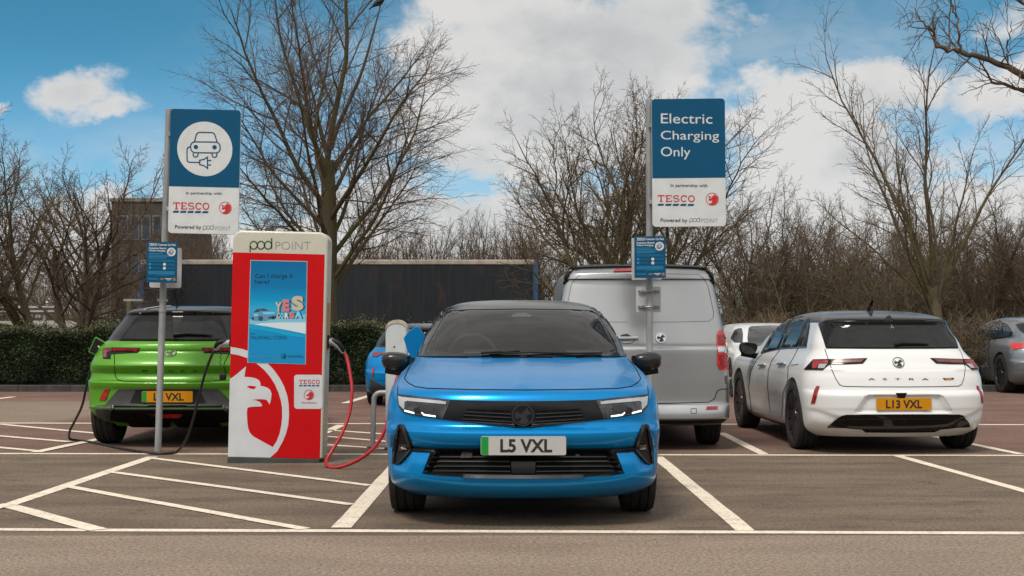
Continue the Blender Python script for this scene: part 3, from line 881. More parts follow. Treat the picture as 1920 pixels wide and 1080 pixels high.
# ---- blue hatchback, nose to the camera
mtx = Matrix.Translation((.070, 8.52 + L_A / 2, 0))
WS = C1([(256, 313), (262, 285), (300, 210), (345, 130), (372, 112), (460, 106), (720, 103), (980, 106), (1045, 112), (1085, 135), (1125, 205), (1163, 285), (1170, 313), (1100, 316), (720, 322), (330, 316)])
def in_poly(x, y, out):
    c = False; j = len(out) - 1
    for i in range(len(out)):
        xi, yi = out[i]; xj, yj = out[j]
        if (yi > y) != (yj > y) and x < (xj - xi) * (y - yi) / (yj - yi) + xi: c = not c
        j = i
    return c
def cut_ws(car, c, n):
    if c.y > 0.1 or n.y > -0.05: return False
    w = car.mtx @ c
    return in_poly(960 + F * w.x / w.y, YH - F * (w.z - HC) / w.y, WS)
KB = [(k[0], k[1], k[2], k[3] * .962) + k[4:] for k in KA]
blue = Car('parked_car', 'bright blue hatchback facing the viewer with its charge flap open', KB, L_A, mtx, 1.03, M['blue_paint'], M['roof_black'], (.90, 3.58), .335, .375, warp=hood_warp, cut=cut_ws, low=.262)
for a in (0, 1):
    for sd_ in (-1, 1): blue.wheel(a, sd_, .335, .225, .885)
blue.panel('windscreen', M['clear_glass'], WS, off=.004, skirt=0, step=7, smooth=170)
frit_o = C1([(208, 331), (240, 265), (290, 190), (335, 112), (368, 98), (460, 92), (720, 89), (980, 92), (1060, 99), (1098, 118), (1140, 190), (1185, 270), (1212, 331), (1100, 331), (720, 331), (330, 331)])
def band(outer, inner):                 # ring outline opened at the first vertex
    return outer + [outer[0]] + [inner[0]] + inner[:0:-1] + [inner[0]]
for seg in (([(208, 331), (240, 265), (290, 190), (335, 112), (352, 104), (372, 112), (345, 130), (300, 210), (262, 285), (256, 313), (262, 331)]),):
    blue.panel('pillar_trim', M['gloss_black'], C1(seg), off=.006, mirror=True)
blue.panel('screen_edge', M['gloss_black'], C1([(256, 313), (330, 316), (720, 322), (722, 334), (330, 333), (245, 333)]), off=.007, half=True)
blue.panel('screen_edge', M['gloss_black'], C1([(345, 108), (372, 112), (460, 106), (722, 103), (722, 88), (460, 91), (368, 96)]), off=.006, half=True)
gr = blue.panel('grille', M['gloss_black'], C1([(118, 514), (250, 528), (380, 541), (560, 546), (723, 547), (723, 668), (700, 672), (690, 676), (560, 660), (430, 645), (340, 634), (220, 617), (148, 602), (124, 570)]), off=.008, half=True)
for k, (xa, ya, xb, yb) in enumerate([(445, 597, 664, 607), (440, 613, 664, 625), (432, 630, 670, 645), (428, 642, 680, 662)]):
    blue.panel('grille_slat', M['slat_black'], C1([(xa, ya - 2), (xb, yb - 2), (xb, yb + 4), (xa, ya + 3)]), off=.016, mirror=True, parent=gr)
blue.panel('grille_mesh', M['under'], C1([(452, 583), (660, 591), (668, 655), (640, 652), (428, 640), (436, 615)]), off=.011, mirror=True, parent=gr)
for o in blue.panel('headlight', M['lamp_glass'], C1([(122, 518), (250, 530), (373, 544), (338, 630), (220, 613), (152, 599), (128, 568)]), off=.012, pair=True): pass
hl = [c for c in blue.root.children if c.name.startswith('headlight')]
def light_bits(name, m, pts, off):
    r = blue.panel(name, m, C1(pts), off=off, pair=True)
    for o in r:
        cx = sum(v.co.x for v in o.data.vertices)
        for h in hl:
            if sum(v.co.x for v in h.data.vertices) * cx > 0: o.parent = h
light_bits('light_guide', M['lamp_white'], [(128, 526), (150, 530), (355, 550), (352, 562), (170, 547), (158, 552), (156, 588), (133, 566)], .016)
light_bits('projector', M['chrome_dark'], [(230, 568), (275, 566), (300, 580), (290, 603), (245, 605), (228, 590)], .016)
light_bits('lamp_housing', M['gloss_black'], [(200, 585), (225, 575), (232, 606), (205, 606)], .015)
light_bits('daytime_strip', M['lamp_on'], [(160, 590), (204, 601), (203, 608), (160, 597)], .018)
light_bits('daytime_strip', M['lamp_on'], [(240, 600), (253, 610), (304, 616), (303, 623), (250, 616), (238, 603)], .018)
blue.disc_badge(*C1(721, 615), .067, depth=.030)
for o in blue.panel('fog_surround', M['trim_black'], C1([(120, 664), (133, 658), (150, 661), (170, 705), (190, 765), (188, 790), (160, 822), (130, 850), (108, 853), (94, 846), (95, 800), (108, 720)]), off=.008, pair=True):
    pass
for o in blue.panel('fog_frame', M['gloss_black'], C1([(124, 668), (132, 672), (108, 842), (98, 844), (100, 800), (110, 720)]), off=.018, pair=True): pass
for o in blue.panel('fog_frame', M['slat_black'], C1([(140, 664), (150, 664), (168, 705), (188, 766), (186, 789), (160, 818), (130, 848), (126, 842), (155, 812), (178, 786), (180, 768), (162, 712)]), off=.016, pair=True): pass
for o in blue.panel('fog_lamp', M['lamp_glass'], C1([(134, 748), (178, 752), (176, 784), (132, 784)]), off=.018, pair=True): pass
for o in blue.panel('fog_lens', M['chrome'], C1([(145, 757), (160, 755), (168, 765), (164, 778), (148, 779), (142, 768)]), off=.022, pair=True): pass
blue.panel('bumper_trim', M['trim_black'], C1([(184, 764), (270, 772), (500, 774), (723, 775), (723, 797), (500, 797), (300, 797), (270, 794), (186, 790)]), off=.010, half=True)
lg = blue.panel('lower_grille', M['under'], C1([(276, 794), (723, 796), (723, 914), (500, 912), (310, 903), (238, 890)]), off=.004, half=True)
for ya, yb, x in ((814, 815, 285), (836, 838, 272), (858, 860, 262), (880, 884, 252)):
    blue.panel('grille_slat', M['slat_black'], C1([(x, ya - 2), (660, yb - 2), (660, yb + 4), (x - 3, ya + 4)]), off=.014, mirror=True, parent=lg)
blue.panel('grille_frame', M['chrome_dark'], C1([(238, 888), (310, 900), (500, 908), (723, 910), (723, 917), (500, 915), (305, 907), (236, 895)]), off=.012, half=True, parent=lg)
blue.panel('radar_cover', M['gloss_black'], C1([(662, 806), (723, 806), (723, 905), (668, 905)]), off=.016, half=True)
blue.panel('tow_cover', M['slat_black'], C1([(430, 797), (446, 797), (442, 822), (424, 822)]), off=.02)
blue.panel('tow_cover', M['slat_black'], C1([(448, 797), (480, 799), (476, 822), (444, 822)]), off=.02)
blue.panel('sensor', M['slat_black'], C1([(975, 803), (990, 806), (994, 820), (968, 820)]), off=.02)
blue.gap([C1([(150, 436), (165, 455), (200, 475), (260, 484), (480, 490), (722, 492)]), C1([(150, 436), (172, 385), (205, 338)])], 1.5, mirror=True)
blue.gap([C1([(118, 514), (118, 470)])], 1.3, mirror=True)
blue.plate(*C1(719, 758), .523, .115, 'L5 VXL', M['plate_white'], True, span=(-.142, .176), y_off=.034)
blue.mirror_pair(M['roof_black'], M['trim_black'], .915, 1.62 - L_A / 2, .985, sx=.235, sy=.16, sz=.150, stalk=.06)
blue.bar('wiper', M['trim_black'], C1([(520, 326), (600, 320), (640, 322), (705, 318)]), .008, .022)
blue.bar('wiper', M['trim_black'], C1([(560, 329), (760, 322), (980, 326), (1100, 324)]), .006, .018)
blue.panel('sensor_housing', M['gloss_black'], C1([(625, 104), (723, 103), (723, 165), (690, 164), (660, 140)]), off=-.012, half=True, skirt=.02)
blue.panel('camera_cover', M['plastic_grey'], C1([(664, 128), (690, 116), (723, 116), (723, 134), (672, 134)]), off=-.006, half=True, skirt=.002)
# cabin
M['cabin'] = mat('cabin', (0.035, 0.034, 0.033), 0.8, var=0.3)
M['cabin2'] = mat('cabin2', (0.07, 0.068, 0.064), 0.8, var=0.3)
def cy(v): return v - L_A / 2
mb = MB(); mb.prism([(-.70, .80), (.70, .80), (.70, .985), (.35, 1.0), (-.2, 1.0), (-.28, 1.03), (-.55, 1.03), (-.70, .985)], cy(1.30), cy(1.75)); mb.build('dashboard', M['cabin'], blue.root, bevel=.03)
mb = MB(); cx = -.37
pts = [(cx + .185 * math.cos(a), cy(1.98) + .06 * math.sin(a), 1.0 + .175 * math.sin(a)) for a in [2 * math.pi * i / 36 for i in range(37)]]
mb.tube(pts, .016, 8, cap=False)
mb.box(cx - .16, cy(1.97), .97, cx + .16, cy(1.99), 1.02); mb.box(cx - .05, cy(1.96), .93, cx + .05, cy(1.985), 1.05)
mb.build('steering_wheel', M['cabin2'], blue.root, smooth=50)
for sx in (-.37, .37):
    mb = MB(); mb.prism(rrect(sx - .24, .5, sx + .24, 1.12, .09), cy(2.45), cy(2.6)); mb.prism(rrect(sx - .13, 1.14, sx + .13, 1.31, .06), cy(2.48), cy(2.57)); mb.box(sx - .05, cy(2.51), 1.1, sx + .05, cy(2.54), 1.16)
    mb.build('front_seat', M['cabin2'], blue.root, bevel=.02)
mb = MB(); mb.prism(rrect(-.62, .5, .62, 1.0, .06), cy(3.2), cy(3.35)); mb.build('rear_seat', M['cabin'], blue.root, bevel=.02)
mb = MB(); mb.prism(rrect(-.12, 1.235, .12, 1.30, .02), cy(1.93), cy(1.955)); mb.tube([(0, cy(1.93), 1.29), (0, cy(1.9), 1.335)], .012, 6); mb.build('rear_view_mirror', M['gloss_black'], blue.root)
mb = MB(); mb.box(-.66, cy(1.2), .42, .66, cy(3.9), .46); mb.build('cabin_floor', M['cabin'], blue.root)
# open charge flap on the rear flank and its plug
q = [C_ for C_ in [(756.5, 634), (766, 621), (781, 611.5), (787, 614), (797, 630), (796, 640), (782, 672), (772, 672), (764, 658)]]
w0 = [blue.inv @ P(px, py, 12.02) for px, py in q]
mb = MB(); mb.prism([(p.x, p.z) for p in w0], w0[0].y, w0[0].y + .018); mb.build('charge_flap', M['blue_paint'], blue.root, bevel=.005)
mb = MB(); mb.tube([(-.87, 12.08 - 8.52 - L_A / 2, .93), (-.97, 12.08 - 8.52 - L_A / 2, .93)], .05, 14); mb.build('charge_socket', M['trim_black'], blue.root)

# ---- white hatchback, tail to the camera
KW = [(k[0] * .952,) + k[1:3] + (k[3] * .955,) + k[4:] for k in KA]
YR_W = 13.10; yaw = R(2.0)
mtx = Matrix.Translation((3.635, YR_W + L_A / 2, 0)) @ Matrix.Rotation(math.pi + yaw, 4, 'Z')
def side_warp(x, y, z):
    if y > 4.0 and .36 < z < .60:                    # number plate recess
        hw = .345 + (.57 - z) * .55
        k = sstep(hw + .03, hw - .03, abs(x)) * sstep(.395, .42, z) * sstep(.578, .560, z); y -= .034 * k
    if y > 3.6 and .24 < z < .46:                    # scoop at the bumper corner, below the reflector
        ax = abs(x); top = .43 - .10 * max(0.0, (.80 - ax) / .30); bot = top - .085
        k = sstep(.44, .56, ax) * sstep(.885, .80, ax) * sstep(top + .012, top - .022, z) * sstep(bot - .03, bot + .06, z); y -= .016 * k
    if y > 3.8 and .78 < z < .86: y += .012 * sstep(.79, .815, z) * sstep(.86, .825, z) * sstep(.45, .60, abs(x))
    s = abs(x) / .93
    if .2 < z < .85:
        for a in (.90, 3.58):
            x *= 1 + .012 * math.exp(-((y - a) / .38) ** 2 - ((z - .55) / .2) ** 2) * s ** 4
        x *= 1 - .018 * math.exp(-((z - .42) / .12) ** 2) * s ** 4 * math.exp(-((y - 2.3) / .8) ** 4)
    return (x, y, z)
white = Car('parked_car', 'white hatchback with black roof seen from behind in the front bay', KW, L_A, mtx, lambda c: c.z < 1.255 and not (c.z > 1.18 and c.y > 1.55 and False), M['white_paint'], M['roof_black'], (.90, 3.58), .335, .378, warp=side_warp)
for a in (0, 1):
    for sd_ in (-1, 1): white.wheel(a, sd_, .335, .225, .89, rim='dark', spokes=10)
rw = white.panel('rear_window', M['gloss_black'], C5([(598, 196), (640, 178), (720, 170), (1040, 165), (1120, 165), (1150, 300), (1170, 357), (900, 357), (648, 355), (628, 290)]), off=.006, half=True)
white.panel('window_glass', M['tint_glass'], C5([(662, 352), (668, 290), (705, 225), (765, 190), (900, 182), (1120, 180), (1150, 300), (1165, 352)]), off=.012, half=True, parent=rw)
sw = white.panel('side_window', M['gloss_black'], C5([(228, 388), (280, 290), (335, 212), (380, 175), (425, 152), (490, 146), (546, 162), (545, 210), (522, 350), (440, 354), (350, 360), (290, 374), (245, 386)]), off=.006, mirror=True)
white.panel('door_glass', M['tint_glass'], C5([(246, 378), (285, 300), (335, 225), (380, 186), (414, 168), (385, 255), (345, 356), (290, 368)]), off=.010, mirror=True, parent=sw, smooth=170)
white.panel('door_glass', M['tint_glass'], C5([(360, 352), (400, 255), (440, 170), (490, 163), (526, 175), (500, 250), (466, 344), (420, 348)]), off=.010, mirror=True, parent=sw, smooth=170)
white.panel('door_glass', M['tint_glass'], C5([(474, 342), (508, 245), (534, 190), (541, 200), (520, 340)]), off=.010, mirror=True, parent=sw, smooth=170)
tl = white.panel('tail_light', M['gloss_black'], C5([(508, 491), (535, 460), (566, 427), (720, 424), (912, 418), (884, 452), (780, 457), (672, 458), (628, 493)]), off=.008, pair=True)
r = white.panel('tail_lens', M['lamp_red'], C5([(566, 433), (660, 434), (662, 450), (602, 453), (588, 484), (562, 484)]), off=.013, pair=True)
r2 = white.panel('tail_lens', M['lamp_red_dim'], C5([(680, 430), (890, 427), (872, 444), (684, 451)]), off=.013, pair=True)
r3 = white.panel('indicator_lens', M['plastic_grey'], C5([(604, 457), (658, 456), (636, 484), (596, 484)]), off=.012, pair=True)
for grp in (r, r2, r3):
    for k in (0, 1): grp[k].parent = tl[k]
white.disc_badge(*C5(1111, 447), .056, face_mat=M['white_paint'], ring_mat=M['ink'], logo_mat=M['ink'])
white.letters('A   S   T   R   A', (C5(918, 546), C5(1306, 546), C5(918, 557)), M['ink'], .02)
white.panel('trim_badge', M['ink'], C5([(1397, 545), (1466, 543), (1468, 553), (1408, 557)]), off=.006)
white.panel('trim_badge', M['plate_yellow'], C5([(1408, 546), (1452, 545), (1450, 554), (1414, 555)]), off=.008)
white.gap([C5([(640, 358), (660, 420), (684, 490), (712, 553), (735, 588), (760, 598), (900, 601), (1170, 602)])], 1.4, mirror=True)
white.panel('reflector', M['lamp_red'], C5([(588, 597), (606, 595), (600, 625), (577, 707), (553, 709), (562, 670), (574, 622)]), off=.008, pair=True)
white.panel('rear_diffuser', M['gloss_black'], C5([(656, 859), (700, 818), (748, 786), (780, 780), (1180, 778), (1184, 890), (900, 888), (880, 872), (760, 862)]), off=.012, half=True)
white.panel('bumper_strip', M['trim_black'], C5([(720, 812), (790, 803), (1180, 802), (1180, 808), (790, 809), (718, 819)]), off=.018, half=True)
white.gap([C5([(835, 757), (868, 705), (902, 660), (925, 650), (1180, 646)])], 1.0, mirror=True, name='plate_recess', m=M['sign_grey'])
white.plate(*C5(1134, 712), .523, .112, 'L13 VXL', M['plate_yellow'], False, span=(-.175, .172), y_off=.012)
white.panel('reversing_camera', M['trim_black'], C5([(1095, 648), (1165, 648), (1150, 664), (1110, 664)]), off=.02)
white.bar('wiper', M['trim_black'], C5([(1085, 338), (1130, 330), (1230, 332), (1300, 336)]), [.016, .016, .012, .006], .026)
white.panel('brake_light', M['trim_black'], C5([(1012, 182), (1044, 150), (1060, 150), (1076, 182)]), off=.014)
door_gap = white.gap([C5([(352, 362), (300, 430), (276, 500), (272, 600), (288, 760)]), C5([(470, 350), (440, 410), (405, 470), (400, 560), (372, 640), (362, 800)]), C5([(240, 388), (200, 430), (165, 500), (150, 600), (170, 770)])], 1.1, mirror=True)
white.bar('door_handle', M['white_paint'], C5([(222, 463), (240, 459), (264, 458)]), .014, .018)
white.bar('door_handle', M['white_paint'], C5([(345, 455), (366, 451), (392, 450)]), .014, .018)
white.gap([C5([(420, 462), (450, 460), (470, 456)])], 1.2)
white.panel('sill', M['trim_black'], C5([(165, 782), (250, 800), (385, 838), (388, 860), (250, 826), (170, 800)]), off=.006, mirror=True)
white.mirror_pair(M['roof_black'], M['trim_black'],   .925, 1.62 - L_A / 2, .955, sx=.22, sy=.15, sz=.155, stalk=.06)
fin = [(0, 0), (.16, 0), (.13, .035), (.055, .09), (-.0, .125), (.03, .075), (.02, .04)]
mb = MB(); vs = [(-.012, a, b) for a, b in fin] + [(.012, a, b) for a, b in fin]; n = len(fin)
mb.add(vs, [tuple(range(n)), tuple(range(2 * n - 1, n - 1, -1))] + [(i, (i + 1) % n, (i + 1) % n + n, i + n) for i in range(n)])
o = mb.build('aerial', M['gloss_black'], white.root, bevel=.006); o.matrix_local = Matrix.Translation((0.05, 3.5 - L_A / 2, 1.335)) @ Matrix.Rotation(math.pi, 4, 'Z') @ Matrix.Scale(1.2, 4)

# the blue hatchback is the same model: its side glass, door gaps and handles are the same parts refitted
def refit(src, par, m=None):
    c = src.copy(); COL.objects.link(c); c.parent = par
    if m: c.data = src.data.copy(); c.data.materials[0] = m
    return c
FIT = (.962 / .955 * 1.003, 1.0, 1 / .952)
for src in [o for o in white.root.children if o.name.startswith(('side_window', 'door_handle'))]:
    if src.name.startswith('door_handle'): c = refit(src, blue.root, M['blue_paint'])
    else: c = refit(src, blue.root)
    c.scale = FIT
    for k in src.children: refit(k, c)
    if src.name.startswith('door_handle'):
        c2 = c.copy(); COL.objects.link(c2); c2.scale = (-FIT[0], FIT[1], FIT[2])
        c3 = src.copy(); COL.objects.link(c3); c3.scale = (-1, 1, 1)

blue.side_gap([[(1.42, .98), (1.33, .80), (1.30, .55), (1.42, .33)], [(2.35, .99), (2.40, .80), (2.38, .55), (2.36, .33)], [(3.22, .99), (3.27, .84), (3.16, .68), (3.06, .50), (3.02, .33)], [(1.42, .33), (2.36, .325), (3.02, .33)]])

# ---- green crossover, tail to the camera
L_G = 4.15
KG = [(.20, .25, 3.80, .78, .5, 2.5, .36, 2.6), (.25, .12, 3.90, .83, .5, 2.6, .38, 2.6), (.30, .05, 3.98, .865, .5, 2.6, .40, 2.6), (.36, .02, 4.09, .875, .5, 2.6, .42, 2.6), (.385, .02, 4.13, .878, .5, 2.6, .44, 2.6), (.41, .01, 4.15, .88, .5, 2.6, .44, 2.6),
      (.42, .01, 4.12, .882, .5, 2.6, .44, 2.6), (.58, 0, 4.10, .895, .5, 2.6, .44, 2.6), (.62, 0, 4.12, .895, .5, 2.6, .44, 2.6), (.655, 0, 4.13, .893, .5, 2.6, .44, 2.6), (.67, 0, 4.12, .892, .5, 2.6, .44, 2.6), (.685, .0, 4.075, .89, .5, 2.6, .42, 2.6), (.745, .02, 4.045, .885, .5, 2.6, .41, 2.6), (.755, .02, 4.05, .885, .5, 2.6, .41, 2.6),
      (.83, .06, 4.10, .872, .5, 2.6, .42, 2.6), (.845, .07, 4.095, .868, .5, 2.6, .42, 2.6), (.97, .15, 3.985, .835, .5, 2.6, .40, 2.6), (.985, .2, 3.99, .83, .5, 2.6, .40, 2.6), (1.03, .5, 3.98, .79, .5, 2.6, .40, 2.6), (1.06, .8, 3.95, .76, .5, 2.6, .40, 2.6), (1.075, 1.0, 3.92, .745, .5, 2.6, .40, 2.7),
      (1.15, 1.2, 3.85, .715, .5, 2.5, .40, 2.7), (1.28, 1.5, 3.72, .64, .5, 2.5, .38, 2.8), (1.33, 1.62, 3.68, .605, .5, 2.5, .36, 3), (1.36, 1.72, 3.69, .58, .5, 2.5, .34, 3.1), (1.385, 1.85, 3.66, .55, .5, 2.4, .34, 3), (1.405, 2.0, 3.55, .51, .5, 2.4, .38, 2.7),
      (1.42, 2.2, 3.35, .42, .4, 2.3, .36, 2.4), (1.43, 2.4, 3.1, .26, .2, 2.1, .2, 2.1)]
mtx = Matrix.Translation((-3.425, 13.75 + L_G / 2, 0)) @ Matrix.Rotation(math.pi, 4, 'Z')
green = Car('parked_car', 'lime green crossover seen from behind with its charge flap open', KG, L_G, mtx, 1.07, M['green_paint'], M['roof_black'], (.85, 3.41), .345, .385, body_angle=24, low=.53)
for a in (0, 1):
    for sd_ in (-1, 1): green.wheel(a, sd_, .345, .225, .885)
rw = green.panel('rear_window', M['gloss_black'], C2([(268, 317), (320, 245), (372, 178), (402, 145), (430, 130), (520, 124), (624, 122), (626, 318), (450, 318)]), off=.006, half=True)
green.panel('window_glass', M['tint_glass'], C2([(285, 312), (335, 246), (380, 205), (420, 190), (530, 200), (624, 190), (626, 312), (450, 313)]), off=.011, half=True, parent=rw)
tl = green.panel('tail_light', M['gloss_black'], C2([(156, 441), (154, 400), (160, 372), (225, 366), (300, 367), (406, 369), (388, 402), (300, 406), (236, 409), (209, 412), (207, 444)]), off=.008, pair=True)
r = green.panel('tail_lens', M['lamp_red'], C2([(226, 371), (402, 373), (388, 390), (226, 393)]), off=.014, pair=True)
r2 = green.panel('tail_lens', M['lamp_red_dim'], C2([(160, 380), (166, 374), (220, 371), (219, 394), (196, 397), (184, 404), (184, 437), (160, 436)]), off=.013, pair=True)
for grp in (r, r2):
    for k in (0, 1): grp[k].parent = tl[k]
green.disc_badge(*C2(612, 402), .058, face_mat=M['green_paint'], ring_mat=M['ink'], logo_mat=M['ink'])
green.letters('M   O   K   K   A', (C2(420, 517), C2(796, 519), C2(420, 528)), M['ink'], .02)
green.gap([C2([(232, 408), (233, 480), (238, 560), (258, 585), (300, 597), (450, 600), (615, 600)])], 1.5, mirror=True)
green.panel('reflector', M['lamp_red'], C2([(170, 645), (200, 643), (178, 720), (135, 722), (150, 680)]), off=.010, pair=True)
cl = green.panel('bumper_cladding', M['cladding'], C2([(106, 758), (140, 757), (172, 752), (215, 700), (262, 646), (400, 643), (615, 642), (615, 905), (345, 905), (330, 870), (180, 862), (170, 842), (112, 842)]), off=.008, half=True)
green.panel('bumper_lower', M['under'], C2([(215, 775), (245, 760), (615, 765), (615, 912), (345, 912), (330, 870), (205, 850)]), off=.014, half=True)
green.panel('plate_recess', M['trim_black'], C2([(340, 740), (380, 650), (615, 648), (615, 745), (420, 745)]), off=.011, half=True, parent=cl)
green.panel('bumper_strip', M['chrome_dark'], C2([(180, 835), (185, 820), (218, 768), (245, 754), (430, 758), (615, 761), (615, 769), (430, 766), (250, 763), (226, 775), (192, 826)]), off=.020, half=True)
green.panel('fog_lamp', M['lamp_red_bright'], C2([(500, 806), (692, 808), (672, 829), (525, 829)]), off=.022)
green.panel('exhaust_trim', M['chrome_dark'], C2([(452, 796), (500, 806), (525, 829), (480, 822)]), off=.02)
green.plate(*C2(597, 697), .505, .11, 'L2 VXL', M['plate_yellow'], True, span=(-.135, .165), y_off=.022)
green.bar('wiper', M['trim_black'], C2([(632, 292), (720, 283), (800, 288), (895, 294)]), [.02, .02, .014, .007], .028)
mb = MB(); mb.tube([(0.1, 3.3 - L_G / 2, 1.41), (0.1, 3.42 - L_G / 2, 1.60)], .006, 6); mb.tube([(.1, 3.3 - L_G / 2, 1.40), (.1, 3.31 - L_G / 2, 1.43)], .02, 8); mb.build('aerial', M['trim_black'], green.root)
green.bar('roof_rail', M['chrome'], C2([(405, 136), (450, 108), (520, 96), (615, 92)]), .008, .008)
q = C2([(54, 396), (78, 345), (100, 296), (108, 294), (193, 346), (196, 356), (158, 428), (146, 431)])
w0 = [green.inv @ P(px, py, 14.15) for px, py in q]
mb = MB(); mb.prism([(p.x, p.z) for p in w0], w0[0].y - .02, w0[0].y); fl = mb.build('charge_flap', M['green_paint'], green.root, bevel=.004)
cxx = sum(p.x for p in w0) / len(w0); czz = sum(p.z for p in w0) / len(w0)
mb = MB(); mb.prism([(cxx + (p.x - cxx) * .86, czz + (p.z - czz) * .86) for p in w0], w0[0].y, w0[0].y + .005); mb.build('flap_lining', M['trim_black'], fl)
w1 = [green.inv @ P(px, py, 14.15) for px, py in C2([(122, 350), (150, 365), (147, 376), (119, 361)])]
mb = MB(); mb.prism([(p.x, p.z) for p in w1], w0[0].y + .005, w0[0].y + .007); mb.build('flap_label', M['sign_grey'], fl)

# ---- silver van
L_V = 4.95
KV = [(.24, .25, 4.80, .80, .4, 2.6, .22, 3), (.29, .12, 4.92, .86, .4, 2.6, .24, 3), (.325, .06, 4.968, .88, .4, 2.6, .24, 3.2), (.36, .06, 4.966, .885, .4, 2.6, .24, 3.2), (.445, .04, 4.935, .89, .4, 2.6, .24, 3.2), (.456, .04, 4.925, .89, .4, 2.6, .24, 3.2), (.462, .04, 4.885, .89, .4, 2.6, .20, 3.4), (.70, .06, 4.875, .888, .4, 2.6, .20, 3.4),
      (.98, .2, 4.862, .872, .4, 2.6, .20, 3.4), (.995, .25, 4.860, .87, .4, 2.6, .20, 3.4), (1.02, .4, 4.845, .866, .4, 2.6, .20, 3.4), (1.05, .7, 4.842, .862, .4, 2.6, .20, 3.4), (1.27, 1.0, 4.80, .825, .4, 2.6, .19, 3.4), (1.60, 1.4, 4.735, .762, .4, 2.6, .18, 3.4), (1.68, 1.5, 4.72, .745, .4, 2.6, .18, 3.4), (1.695, 1.55, 4.77, .740, .4, 2.6, .20, 3.2), (1.74, 1.6, 4.765, .727, .4, 2.6, .20, 3.0),
      (1.78, 1.75, 4.70, .70, .4, 2.6, .22, 2.8), (1.81, 1.9, 4.6, .64, .4, 2.6, .26, 2.6), (1.83, 2.1, 4.4, .52, .4, 2.5, .26, 2.5), (1.84, 2.4, 4.1, .34, .24, 2.3, .24, 2.3)]
mtx = Matrix.Translation((1.270, 13.55 + L_V / 2, 0)) @ Matrix.Rotation(math.pi, 4, 'Z')
van = Car('parked_van', 'silver panel van with rear doors shut behind the blue hatchback', KV, L_V, mtx, 1.0, M['silver_paint'], M['silver_paint'], (.9, 4.13), .335, .375, roof_name='upper_body')
for a in (0, 1):
    for sd_ in (-1, 1): van.wheel(a, sd_, .335, .215, .86)
van.panel('spoiler', M['trim_black'], C4([(486, 66), (620, 66), (760, 69), (830, 74), (866, 95), (880, 130), (894, 174), (868, 170), (852, 128), (826, 104), (780, 97), (620, 92), (486, 92)]), off=.02, half=True, skirt=.04)
van.panel('brake_light', M['lamp_red'], C4([(342, 116), (350, 103), (438, 98), (520, 97), (520, 111), (438, 113)]), off=.012)
tl = van.panel('tail_light', M['lamp_red_bright'], C4([(892, 448), (903, 426), (950, 419), (958, 455), (967, 540), (970, 634), (908, 636), (895, 610)]), off=.010, pair=True)
r = van.panel('indicator_lens', M['chrome'], C4([(896, 512), (957, 510), (961, 544), (897, 543)]), off=.014, pair=True)
r2 = van.panel('tail_lens', M['lamp_red'], C4([(899, 450), (948, 444), (954, 500), (899, 504)]), off=.0135, pair=True)
r3 = van.panel('tail_lens', M['lamp_red'], C4([(902, 556), (960, 553), (962, 620), (908, 624)]), off=.0135, pair=True)
for grp in (r, r2, r3):
    for k in (0, 1): grp[k].parent = tl[k]
van.gap([C4([(517, 98), (518, 400), (522, 800)])], 1.8)
van.gap([C4([(555, 381), (700, 380), (850, 376), (872, 360), (876, 330), (846, 190), (824, 148), (795, 127), (700, 124), (535, 123)])], .9, mirror=True, m=M['seam'])
van.gap([C4([(530, 814), (700, 812), (850, 808), (880, 790), (895, 748), (915, 738), (974, 738)]), C4([(974, 738), (960, 600)])], 1.6, mirror=True)
van.gap([C4([(835, 72), (870, 150), (900, 290), (936, 410)])], 1.1, mirror=True)
van.bar('door_handle', M['plastic_grey'], C4([(365, 470), (410, 470), (472, 468)]), [.018, .018, .016], .03)
van.panel('handle_recess', M['slat_black'], C4([(372, 462), (385, 448), (415, 443), (438, 456), (440, 464)]), off=.004)
van.gap([C4([(372, 484), (400, 497), (440, 492), (455, 480)])], 1.2)
van.disc_badge(*C4(594, 465), .052, face_mat=M['chrome'], ring_mat=M['chrome'], logo_mat=M['chrome_dark'], depth=.02)
for hp in ([(902, 292), (938, 292), (944, 336), (908, 337)], [(940, 667), (977, 668), (979, 708), (942, 708)]):
    van.panel('door_hinge', M['silver_paint'], C4(hp), off=.03, skirt=.04, mirror=True)
    van.gap([C4(hp + hp[:1])], 1.0, mirror=True)
van.panel('reflector', M['lamp_red'], C4([(836, 833), (896, 830), (896, 846), (835, 848)]), off=.010, pair=True)
van.panel('bumper_strip', M['trim_black'], C4([(520, 900), (700, 901), (960, 896), (966, 914), (700, 920), (520, 920)]), off=.008, half=True)
van.gap([C4([(755, 842), (784, 842), (783, 868), (756, 868), (755, 842)])], 1.0)
mb = MB(); mb.box(-.7, 4.3 - L_V / 2, .24, .7, 4.7 - L_V / 2, .34); mb.tube([(-.5, 4.1 - L_V / 2, .3), (.1, 4.4 - L_V / 2, .26), (.2, 4.6 - L_V / 2, .24)], .05, 10); mb.build('exhaust', M['under'], van.root)

